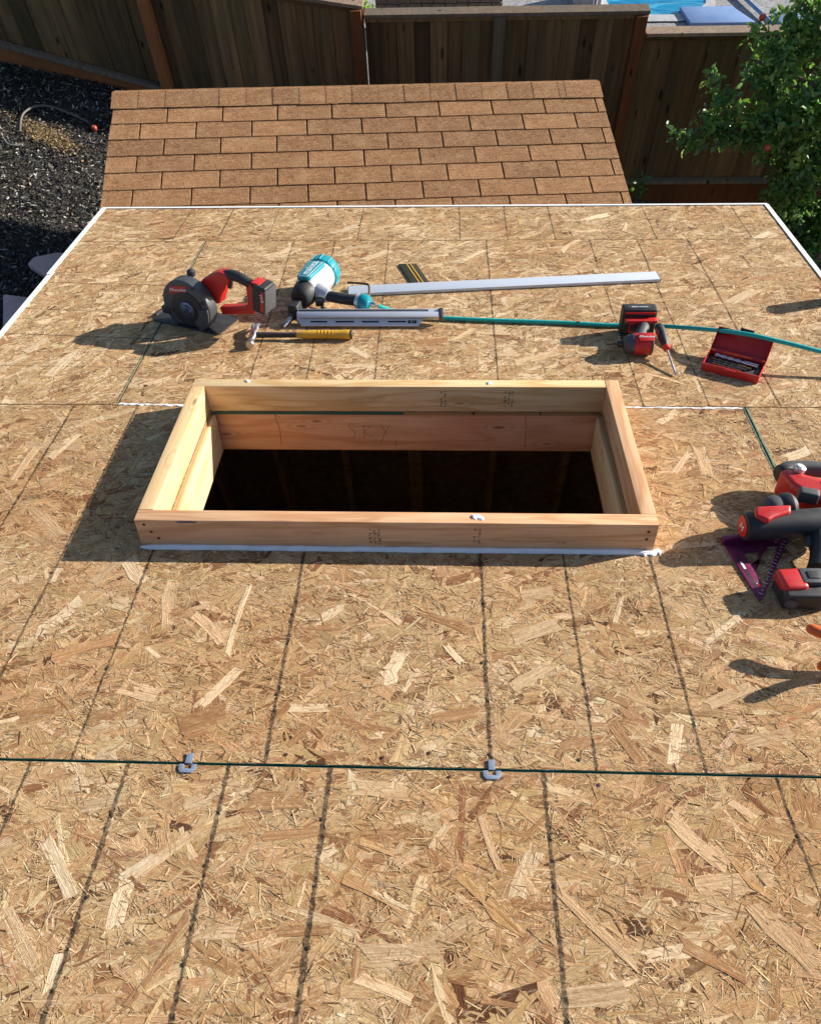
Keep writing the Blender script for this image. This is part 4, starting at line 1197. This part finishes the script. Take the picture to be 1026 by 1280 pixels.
# --- framing nailer lying behind its magazine
def sub(p, o=(-.50, 1.74)): return Vector((p[0] - o[0], p[1] - o[1], p[2]))
gun = thing('nail_gun', 'teal and silver pneumatic framing nailer with long aluminium magazine', 'nail gun', on_roof(-.50, 1.74, TZ))
MT = R(38)
mf = frame((0, -.040, .0015), (1, 0, 0), (0, math.cos(MT), math.sin(MT)))      # magazine lies tilted, flat sides facing up
def mag(c, d, name, mat, bv=.001):
    o = rbox(c, d, name, mat, gun, bv); o.matrix_local = mf; return o
o = MB().prism([(-.020, .030), (.000, .001), (.412, .001), (.418, .012), (.430, .030)], .003, .009).build('slotted_plate', 'aluminium', gun, .0012); o.matrix_local = mf
mag((.240, .0395, .008), (.514, .020, .026), 'magazine', 'aluminium', .003)
mag((.240, .0555, .004), (.512, .013, .026), 'magazine_rail', 'aluminium', .002)
mag((.218, .0555, .0172), (.456, .0075, .0016), 'nail_slot', 'grey_rubber', .0005)
mag((.240, .0305, .0112), (.500, .0030, .0030), 'magazine_rib', 'dark_metal', .0008)
for a, c in ((-.469, -.41), (-.380, -.315), (-.287, -.227), (-.195, -.132)):
    mag(((a + c) / 2 + .5, .0165, .0092), (c - a, .0058, .0010), 'window_slot', 'black', .0003)
mag((.390, .0160, .0093), (.030, .0110, .0009), 'angle_label', 'black', .0003)
text('21°', .0100, 'white_ink', gun, mf @ Matrix.Translation((.390, .0160, .0100)))
mag((.4905, .0460, .006), (.016, .036, .032), 'magazine_cap', 'grey_rubber', .004)
n0, c0 = sub((-.512, 1.805, .060)), sub((-.450, 2.012, .066))
ax = (c0 - n0).normalized()
MB().lathe([(.030, -.010), (.040, .0), (.046, .03), (.047, .055)], n0, ax, 28).build('driver_housing', 'black', gun)
MB().lathe([(.047, .045), (.053, .07), (.059, .11), (.060, .150), (.059, .178)], n0, ax, 32).build('body', 'silver', gun)
MB().lathe([(.0595, .176), (.0635, .180), (.0640, .205), (.062, .222), (.053, .232), (.035, .236), (.012, .237)], n0, ax, 32).build('end_cap', 'teal', gun)
for k in range(12):
    g = 2 * PI * k / 12
    s1 = ax.cross(Vector((0, 0, 1))).normalized(); s2 = ax.cross(s1)
    q = n0 + (s1 * math.cos(g) + s2 * math.sin(g)) * .0635
    rod([q + ax * .182, q + ax * .222], .003, 'cap_rib', 'teal', gun, 6)
camdir = (Vector((0, -.81, 1.394)) - Vector((-.48, 1.9, .06))).normalized()
nn = (camdir + Vector((-.45, 0, 0)) - ax * (camdir + Vector((-.45, 0, 0))).dot(ax)).normalized()
pf = frame(n0 + ax * .112 + nn * .0585, ax, nn.cross(ax))
MB().prism([(-.074, -.018), (-.066, -.027), (.044, -.037), (.056, -.030), (.056, .030), (.044, .035), (-.066, .025), (-.074, .016)], -.012, .004, pf).build('name_plate', 'teal', gun, .004, True, 3)
MB().prism([(-.068, -.019), (.048, -.029), (.048, .027), (-.068, .017)], .0035, .0048, pf).build('name_plate_rim', 'silver', gun, .0005)
MB().prism([(-.064, -.0165), (.0445, -.026), (.0445, .024), (-.064, .0145)], .0045, .0054, pf).build('name_panel', 'teal', gun, .0004)
text('makita', .038, 'white_ink', gun, pf @ Matrix.Translation((-.006, -.001, .0058)))
hs, he = sub((-.430, 1.835, .058)), sub((-.312, 1.790, .056))
MB().tube([sub((-.475, 1.875, .06)), sub((-.445, 1.845, .058)), sub((-.412, 1.825, .057))], [.040, .034, .024], 18).build('handle_neck', 'silver', gun)
rod([sub((-.418, 1.826, .057)), sub((-.37, 1.808, .057)), he], [.0195, .020, .019], 'grip', 'black', gun, 16)
hd = (he - hs).normalized()
MB().lathe([(.020, 0), (.027, .004), (.028, .018)], he, hd, 22).build('handle_collar', 'silver', gun)
MB().lathe([(.028, 0), (.030, .006), (.029, .026), (.022, .036), (.010, .038)], he + hd * .017, hd, 22).build('handle_cap', 'teal', gun)
rod([he + hd * .05, he + hd * .075], .008, 'air_fitting', 'steel', gun, 10)
rbox(sub((-.445, 1.805, .045)), (.030, .026, .026), 'trigger_guard', 'black', gun, .006)
rod([sub((-.437, 1.792, .040)), sub((-.430, 1.770, .036)), sub((-.420, 1.765, .040))], .006, 'trigger', 'dark_metal', gun, 10)
rod(smooth_path([sub((-.352, 1.905, .070)), sub((-.285, 1.878, .078)), sub((-.270, 1.862, .074)), sub((-.268, 1.805, .060))], 5), .0042, 'rafter_hook', 'rust', gun, 8)
rbox(sub((-.528, 1.768, .036)), (.036, .062, .052), 'nose', 'black', gun, .008, rz(-.2), 3)
rbox(sub((-.538, 1.745, .024)), (.022, .026, .030), 'nose_plate', 'dark_metal', gun, .004, rz(-.3))
rod([sub((-.540, 1.738, .022)), sub((-.553, 1.704, .013)), sub((-.562, 1.690, .008))], [.008, .0065, .004], 'contact_tip', 'steel', gun, 10)

# --- hammer
ham = thing('hammer', 'claw hammer with yellow grip lying in front of the nail gun', 'hammer', on_roof(-.656, 1.62, TZ))
MB().lathe([(.0135, -.070), (.0145, -.066), (.0145, -.054), (.0095, -.046), (.0095, -.030), (.013, -.020), (.013, .016)], (0, 0, .016), (0, 1, 0), 20).build('head', 'steel', ham)
for s in (-1, 1):
    rod(smooth_path([(s * .003, .012, .018), (s * .006, .040, .026), (s * .010, .066, .020), (s * .013, .082, .010)], 4), [.0085, .0085, .008, .008, .0075, .007, .007, .0065, .006, .005, .004, .003, .002], 'claw', 'steel', ham, 8)
MB().prism([(-.004, -.009), (.12, -.006), (.16, -.007), (.16, .007), (.12, .006), (-.004, .009)], .008, .024).build('shaft', 'black', ham, .003)
MB().tube(smooth_path([(.150, 0, .016), (.20, .001, .017), (.25, .001, .0175), (.30, .001, .017), (.338, .001, .018)], 4), [.0085, .011, .013, .014, .0145, .0145, .014, .0135, .0135, .014, .0145, .015, .0155, .016, .0165, .0165, .015], 14).build('grip', 'yellow', ham)
for k in range(5):
    MB().lathe([(.0153, 0), (.0155, .002), (.0153, .004)], (.225 + .012 * k, .001, .0172), (1, 0, 0), 14).build('grip_ring', 'yellow', ham)
MB().lathe([(.0152, 0), (.0165, .002), (.0165, .006), (.014, .008)], (.335, .001, .0178), (1, 0, 0), 14).build('butt_cap', 'black', ham)

# --- straightedge, nail strip
bar = thing('straightedge', 'long pale aluminium straightedge bar lying behind the nail gun', 'straightedge', on_roof(.228, 2.022, TZ, .099))
MB().box((0, 0, .006), (1.18, .066, .012)).build('bar', 'aluminium', bar, .0012)
for s in (-1, 1):
    MB().box((s * .5915, 0, .006), (.003, .064, .011)).build('end_cap', 'grey_rubber', bar, .001)
strip = thing('nail_strip', 'dark collated strip of framing nails with two yellow paper tapes', 'nail strip', on_roof(-.117, 2.117, TZ))
nm = MB().tube([(-.036, 0, 0), (.034, 0, 0), (.036, 0, 0)], [.0021, .0021, .0008], 6).mesh('nail', 'olive')
NN = 46
for i in range(NN):
    t = i / (NN - 1)
    link('nail', nm, strip, Matrix.Translation((-.029 + .058 * t, .085 - .170 * t, .0026)))
for off in (-.004, .011):
    m = [(-.029 + off - .0022, .0868), (-.029 + off + .0022, .0868), (.029 + off + .0022, -.0868), (.029 + off - .0022, -.0868)]
    MB().prism(m, .0049, .0056).build('paper_tape', 'yellow', strip)

# --- air hose
hose_pts = [(-.232, 1.768, .050), (-.16, 1.772, .022), (-.07, 1.762, .012), (0.02, 1.752, .010), (.185, 1.738, .0095), (.407, 1.722, .0095), (.57, 1.704, .0095), (.66, 1.702, .012), (.737, 1.672, .024), (.865, 1.592, .056), (.970, 1.512, .083), (1.081, 1.463, .080), (1.188, 1.432, .066), (1.33, 1.40, .040), (1.44, 1.38, .016), (1.52, 1.36, -.04), (1.56, 1.35, -.3), (1.57, 1.35, -.9)]
hz = thing('air_hose', 'thin teal air hose running from the nail gun across the red case', 'air hose', on_roof(0, 0, 0))
rod(smooth_path(hose_pts, 8), .0072, 'hose', 'teal_hose', hz, 12)
for p, q in (((.900, 1.566, .0655), (.912, 1.557, .0685)), ((.462, 1.717, .0095), (.474, 1.716, .0095))):
    rod([p, q], .0078, 'printed_band', 'black_ink', hz, 12)

# --- impact driver
drv = thing('impact_driver', 'red and black cordless impact driver lying beside the screwdriver', 'impact driver', on_roof(.65, 1.55, TZ))
MB().lathe([(.024, -.032), (.033, -.028), (.0355, -.018), (.0355, .022), (.033, .032), (.024, .036), (.01, .037)], (0, -.022, .0355), (1, 0, 0), 28).build('motor_housing', 'red', drv)
MB().lathe([(.0365, 0), (.0365, .005), (.034, .007)], (.026, -.022, .0355), (1, 0, 0), 28).build('rear_band', 'grey_rubber', drv)
MB().lathe([(.034, 0), (.030, -.016), (.024, -.026), (.016, -.030)], (-.030, -.022, .0355), (1, 0, 0), 24).build('gear_case', 'grey_rubber', drv)
MB().lathe([(.0345, 0), (.0345, -.004)], (-.030, -.022, .0355), (1, 0, 0), 24).build('trim_ring', 'brass_blue', drv)
MB().lathe([(.0105, -.058), (.0115, -.056), (.0115, -.074), (.0085, -.078)], (0, -.022, .0355), (1, 0, 0), 16).build('collet', 'black', drv)
rod([(-.07, -.022, .0355), (-.114, -.022, .0355)], .0032, 'driver_bit', 'rust', drv, 6)
MB().prism([(-.020, -.016), (.030, -.016), (.030, .016), (-.020, .016)], 0, .003, frame((.004, -.036, .0685), (1, 0, 0), (0, .92, .36))).build('badge', 'red', drv, .001)
text('Milwaukee', .0115, 'white_ink', drv, frame((.008, -.0372, .0717), (1, 0, 0), (0, .92, .36)), .3)
MB().tube(smooth_path([(-.004, .000, .042), (.006, .03, .046), (.018, .060, .048), (.024, .085, .048)], 4), [.021, .0205, .020, .0195, .019, .019, .019, .019, .0195, .020, .0205, .021, .0215], 18).build('handle', 'grey_rubber', drv)
rod([(-.014, .010, .036), (-.018, .03, .038)], .008, 'trigger', 'red', drv, 10)
rbox((.009, .086, .042), (.104, .022, .050), 'foot', 'black', drv, .006, None, 3)
rbox((.012, .0800, .0655), (.106, .028, .011), 'foot_band', 'red', drv, .004, None, 3)
rbox((-.012, .0745, .040), (.030, .004, .034), 'foot_vent', 'red', drv, .002)
rbox((-.012, .0722, .040), (.021, .003, .024), 'vent_opening', 'black', drv, .001)
rbox((.009, .116, .050), (.114, .046, .096), 'battery_pack', 'black', drv, .008, None, 3)
rbox((.009, .092, .0860), (.102, .006, .007), 'battery_latch', 'red', drv, .002)
rbox((.004, .112, .0986), (.078, .022, .0014), 'battery_label', 'dark_metal', drv, .0004)
text('REDLITHIUM', .0095, 'white_ink', drv, frame((.006, .111, .0996), (1, 0, 0), (0, 1, 0)), .25)

# --- screwdriver leaning on the driver
tip, fer, end = Vector((.739, 1.389, .0045)), Vector((.7265, 1.497, .034)), Vector((.7145, 1.601, .062))
scw = thing('screwdriver', 'flat screwdriver with red and black handle leaning beside the impact driver', 'screwdriver', on_roof(.739, 1.389, TZ))
o_ = Vector((.739, 1.389, 0))
dd = (end - tip).normalized()
MB().tube([tip - o_ + dd * .012, fer - o_], [.0034, .0034], 10).build('shaft', 'steel', scw)
MB().add([tip - o_ + Vector(p) for p in ((-.0045, 0, -.0008), (.0045, 0, -.0008), (.0045, 0, .0008), (-.0045, 0, .0008))] + [tip - o_ + dd * .016 + Vector(p) for p in ((-.0034, 0, -.003), (.0034, 0, -.003), (.0034, 0, .003), (-.0034, 0, .003))],
         [(3, 2, 1, 0), (4, 5, 6, 7), (0, 1, 5, 4), (1, 2, 6, 5), (2, 3, 7, 6), (3, 0, 4, 7)]).build('blade_tip', 'steel', scw)
MB().lathe([(.006, 0), (.0115, .004), (.012, .012), (.0095, .020)], fer - o_ - dd * .004, dd, 18).build('ferrule', 'red', scw)
MB().lathe([(.0095, .014), (.0125, .026), (.0155, .050), (.0165, .080), (.0155, .100), (.010, .110), (.004, .1115)], fer - o_, dd, 20).build('handle', 'black', scw)
sd = Vector((-1, 0, .2)).normalized()
MB().tube([fer - o_ + dd * .045 + sd * .006, fer - o_ + dd * .075 + sd * .0075, fer - o_ + dd * .104 + sd * .005], [.008, .0115, .0085], 12).build('handle_inlay', 'red', scw)

# --- drill bit case
case = thing('drill_bit_case', 'open red plastic drill bit case with bits under the teal hose', 'case', on_roof(.826, 1.427, TZ, -.489))
CW, CD, CH = .176, .095, .027
for c, d in (((CW / 2, CD / 2, .0015), (CW, CD, .003)), ((CW / 2, .0015, CH / 2 + .0015), (CW, .003, CH - .003)), ((CW / 2, CD - .0015, CH / 2 + .0015), (CW, .003, CH - .003)), ((.0015, CD / 2, CH / 2 + .0015), (.003, CD - .0062, CH - .003)), ((CW - .0015, CD / 2, CH / 2 + .0015), (.003, CD - .0062, CH - .003))):
    rbox(c, d, 'case_panel', 'red', case, .0008)
rbox((CW / 2, -.002, .021), (.034, .004, .010), 'latch_seat', 'red', case, .001)
for x in (.03, .146):
    rod([(x - .014, CD + .003, CH - .001), (x + .014, CD + .003, CH - .001)], .0038, 'hinge', 'red', case, 10)
LA = R(38)
lidf = frame((0, CD + .004, CH), (1, 0, 0), (0, math.cos(LA), math.sin(LA)))     # inner face looks back at the viewer
def lid(c, d, name='lid_panel', mat='red', bv=.0008):
    o = rbox(c, d, name, mat, case, bv); o.matrix_local = lidf; return o
lid((CW / 2, .040, -.012), (CW, .080, .003))
lid((CW / 2, .0785, -.004), (CW, .003, .014)); lid((CW / 2, .0015, -.004), (CW, .003, .014))
lid((.0015, .040, -.004), (.003, .0735, .014)); lid((CW - .0015, .040, -.004), (.003, .0735, .014))
lid((CW / 2, .087, -.006), (.044, .014, .012), 'clasp', 'black', .004)
def bit(p, q, r, mat):
    p, q = Vector(p), Vector(q)
    n = 30
    d = (q - p) / n
    rr_ = [r * (1.0 if k > 20 else (.78 + .22 * math.sin(k * 1.25))) for k in range(n + 1)]
    rr_[0] = r * .2
    rod([p + d * k for k in range(n + 1)], rr_, 'drill_bit', mat, case, 10)
rbox((CW / 2, CD / 2, .009), (CW - .012, CD - .014, .010), 'bit_tray', 'black', case, .002)
bit((.020, .074, .023), (.158, .064, .023), .0070, 'steel')
bit((.018, .056, .018), (.142, .046, .018), .0045, 'bronze_bit')
bit((.022, .042, .018), (.130, .034, .018), .0036, 'bit')
bit((.024, .028, .018), (.118, .022, .018), .0030, 'bronze_bit')
bit((.100, .016, .017), (.160, .018, .017), .0026, 'bit')
bit((.026, .016, .017), (.086, .012, .017), .0024, 'bronze_bit')

# --- panel clips in the near joint
def clip(u, label):
    c = thing('panel_clip', label, 'panel clip', on_roof(u, -.0018, TZ))
    z0, z1 = .0004, .0019
    MB().prism([(-.017, -.0045), (-.0075, -.0045), (-.0075, -.014), (.0075, -.014), (.0075, -.0045), (.017, -.0045), (.017, -.016), (.011, -.0225), (-.011, -.0225), (-.017, -.016)], z0, z1).build('lower_flange', 'galv', c, .0003)
    MB().prism([(-.0065, -.003), (.0065, -.003), (.0065, .0185), (-.0065, .0185)], z0, z1 + .0006).build('upper_tab', 'galv', c, .0003)
    MB().box((0, -.0006, -.0065), (.012, .0012, .0125)).build('web', 'galv', c)
clip(-.488, 'galvanised panel clip in the dark joint away from any ink line')
clip(.100, 'galvanised panel clip in the dark joint at the foot of an ink line')

# --- purple rafter square
A, B, C = Vector((0, 0)), Vector((.035, -.196)), Vector((.177, .037))
sq = thing('rafter_square', 'purple metal rafter square with cut-outs lying under the cordless drill', 'square', on_roof(.695, .627, TZ))
def P2(a, b): q = A + (B - A) * a + (C - A) * b; return (q.x, q.y)      # oblique coordinates on the triangle
MB().prism([P2(0, .0), P2(1.0, 0), P2(.80, .17), P2(.10, .17)], 0, .0036).build('edge_web', 'purple', sq, .0006)
MB().prism([P2(.80, .168), P2(1.0, 0), P2(.03, .97), P2(.0, .86)], 0, .0032).build('scale_web', 'purple', sq, .0006)
MB().prism([P2(.0, 0), P2(.165, .0), P2(.165, .86), P2(.03, .97), P2(0, .97)], 0, .0028).build('fence_web', 'purple', sq, .0006)
MB().prism([P2(-.035, -.02), P2(.035, -.02), P2(.035, 1.0), P2(-.035, 1.0)], .0, .019).build('fence_lip', 'purple', sq, .0015)
MB().prism([P2(.42, .165), P2(.54, .165), P2(.30, .40), P2(.165, .55), P2(.165, .42), P2(.42, .30)], 0, .0030).build('inner_web', 'purple', sq, .0006)
MB().prism([P2(.165, .168), P2(.22, .168), P2(.22, .52), P2(.165, .55)], 0, .0026).build('inner_web', 'purple', sq, .0004)
MB().prism([P2(.26, .045), P2(.80, .045), P2(.78, .085), P2(.26, .085)], .0034, .0038).build('slot', 'black', sq)
MB().prism([P2(.36, .05), P2(.48, .05), P2(.48, .082), P2(.36, .082)], .0036, .0046).build('marker', 'white_ink', sq, .0003)
MB().prism([P2(.74, .105), P2(.80, .105), P2(.80, .155), P2(.74, .155)], .0036, .0042).build('logo_patch', 'red', sq)
tk = MB().box((0, 0, 0), (.0014, .006, .0004)).mesh('tick_mark', 'white_ink')
bd = Vector((C.x - B.x, C.y - B.y)); an = math.atan2(bd.y, bd.x)
for k in range(18):
    t = .10 + .80 * k / 17
    q = B + (C - B) * t
    link('tick_mark', tk, sq, Matrix.Translation((q.x - .006, q.y + .0035, .0035)) @ Matrix.Rotation(an, 4, 'Z') @ Matrix.Diagonal((1, 1.6 if k % 3 == 0 else .9, 1, 1)))
for k in range(9):
    t = .2 + .6 * k / 8
    q = B + (C - B) * t
    link('tick_mark', tk, sq, Matrix.Translation((q.x - .020, q.y + .012, .0035)) @ Matrix.Rotation(an + .6, 4, 'Z') @ Matrix.Diagonal((1.3, .5, 1, 1)))

# --- cordless drill over the square
drl = thing('cordless_drill', 'red and black cordless drill with battery resting over the purple square', 'drill', on_roof(.82, .62, TZ))
MB().lathe([(.022, -.092), (.0335, -.090), (.036, -.082), (.036, -.060), (.035, .02), (.037, .10), (.032, .15)], (.0, .010, .062), (1, .05, .03), 30).build('motor_housing', 'black', drl)
MB().lathe([(.0245, -.0945), (.0265, -.0935), (.0265, -.090)], (.0, .010, .062), (1, .05, .03), 26).build('rear_cap', 'red', drl)
text('M', .028, 'white_ink', drl, frame((-.0955, .005, .059), (0, -1, 0), (-.03, 0, 1)), .3)
MB().prism([(-.076, .0), (-.066, .030), (.02, .030), (.012, .006), (-.03, -.006), (-.05, -.018)], 0, .028, frame((0, .004, .078), (1, .05, .03), (0, 1, .1))).build('top_shell', 'red', drl, .008, True, 3)
MB().lathe([(.020, 0), (.031, .012), (.034, .03), (.030, .046), (.016, .054)], (-.038, .050, .072), (1, .1, .1), 22).build('side_port', 'grey_rubber', drl)
MB().lathe([(.028, 0), (.036, .012), (.036, .03), (.026, .042)], (.000, .056, .074), (1, .1, .1), 22).build('side_port_cap', 'black', drl)
MB().tube(smooth_path([(.085, .0, .055), (.080, -.04, .050), (.068, -.085, .044), (.055, -.120, .038)], 4), [.026, .0255, .025, .0245, .024, .024, .024, .0245, .025, .026, .027, .028, .029], 18).build('handle', 'black', drl)
rod([(.058, -.02, .05), (.050, -.045, .048)], .009, 'trigger', 'grey_rubber', drl, 12)
rbox((.002, -.170, .024), (.104, .078, .046), 'battery_pack', 'black', drl, .009, None, 3)
rbox((-.024, -.160, .042), (.056, .062, .030), 'battery_shell', 'red', drl, .010, rz(.1), 3)
rbox((.022, -.154, .050), (.052, .046, .018), 'battery_terminal', 'grey_rubber', drl, .004)
rbox((.022, -.154, .0600), (.024, .022, .003), 'terminal_slot', 'black', drl, .001)
MB().lathe([(.012, 0), (.014, .003), (.008, .0045)], (-.034, -.2090, .022), (-.2, -1, 0), 16).build('charge_button', 'grey_rubber', drl)

# --- second red tool behind it, running out to the right
rec = thing('power_tool', 'red and black cordless power tool with grey rubber grip behind the drill', 'power tool', on_roof(.925, .765, TZ))
MB().tube(smooth_path([(-.035, .070, .058), (-.010, .080, .062), (.04, .078, .064), (.10, .066, .062), (.16, .05, .06)], 4), [.024, .024, .0235, .023, .022, .0215, .021, .021, .021, .021, .021, .0215, .022, .022, .0225, .023, .024], 18).build('grip', 'grey_rubber', rec)
MB().lathe([(.022, 0), (.026, .006), (.026, .022), (.024, .03)], (-.050, .062, .056), (1, .35, .05), 18).build('grip_end', 'black', rec)
MB().prism([(-.058, .052), (-.030, .062), (-.005, .040), (.06, .010), (.17, -.03), (.20, -.075), (.17, -.105), (.05, -.075), (-.015, -.045), (-.045, -.005)], .006, .084).build('body', 'red', rec, .016, True, 3)
MB().prism([(.03, .004), (.155, -.036), (.148, -.078), (.028, -.04)], .083, .0865).build('badge', 'silver', rec, .001)
text('Milwaukee', .026, 'white_ink', rec, frame((.095, -.036, .0872), (1, -.30, 0), (.30, 1, 0)), .3)
MB().lathe([(.012, 0), (.015, .004), (.015, .016), (.010, .02)], (-.012, .048, .078), (.2, .1, 1), 16).build('release_button', 'silver', rec)
rbox((-.018, -.048, .080), (.048, .030, .034), 'lever_block', 'grey_rubber', rec, .008, rz(-.3), 3)
MB().lathe([(.036, 0), (.034, .05), (.026, .08), (.018, .09)], (.18, -.07, .045), (1, -.35, 0), 24).build('nose', 'black', rec)

# --- orange-handled snips, handles raised
sn = thing('snips', 'snips with two raised orange rubber handles on the deck', 'snips', on_roof(.93, .26, TZ))
h1 = smooth_path([(-.157, .046, .066), (-.120, .026, .066), (-.07, .012, .062), (0, .004, .050)], 5)
h2 = smooth_path([(-.163, -.055, .060), (-.120, -.034, .061), (-.07, -.014, .058), (0, -.002, .047)], 5)
prof = [.006, .0105, .0118, .012, .012, .0118, .0115, .0112, .011, .0108, .0105, .010, .0098, .0095, .009, .0085]
rod(h1, prof, 'handle', 'orange', sn, 14); rod(h2, prof, 'handle', 'orange', sn, 14)
MB().lathe([(.010, 0), (.013, .003), (.013, .016), (.010, .019)], (.012, .001, .036), (-.3, 0, 1), 18).build('pivot', 'steel', sn)
for s in (1, -1):
    MB().prism([(0, .010 * s), (.05, .014 * s), (.135, .006 * s), (.138, .001 * s), (0, -.004 * s)], -.003 + .0031 * s, .003 + .0029 * s, Matrix.Translation((.01, 0, .043)) @ Matrix.Rotation(.26, 4, 'Y')).build('jaw', 'steel', sn, .001)

# --- unseen vessel added by the right rake to cast a shadow onto the deck
shadow_caster = thing('cup', 'dark enamel cup standing at the right rake of the deck', 'cup', on_roof(1.398, 1.892, TZ))
MB().lathe([(.026, 0), (.029, .002), (.033, .096), (.034, .099), (.0325, .099), (.0305, .096), (.027, .006), (.002, .005)], (0, 0, 0), (0, 0, 1), 28).build('body', 'steelcup', shadow_caster)
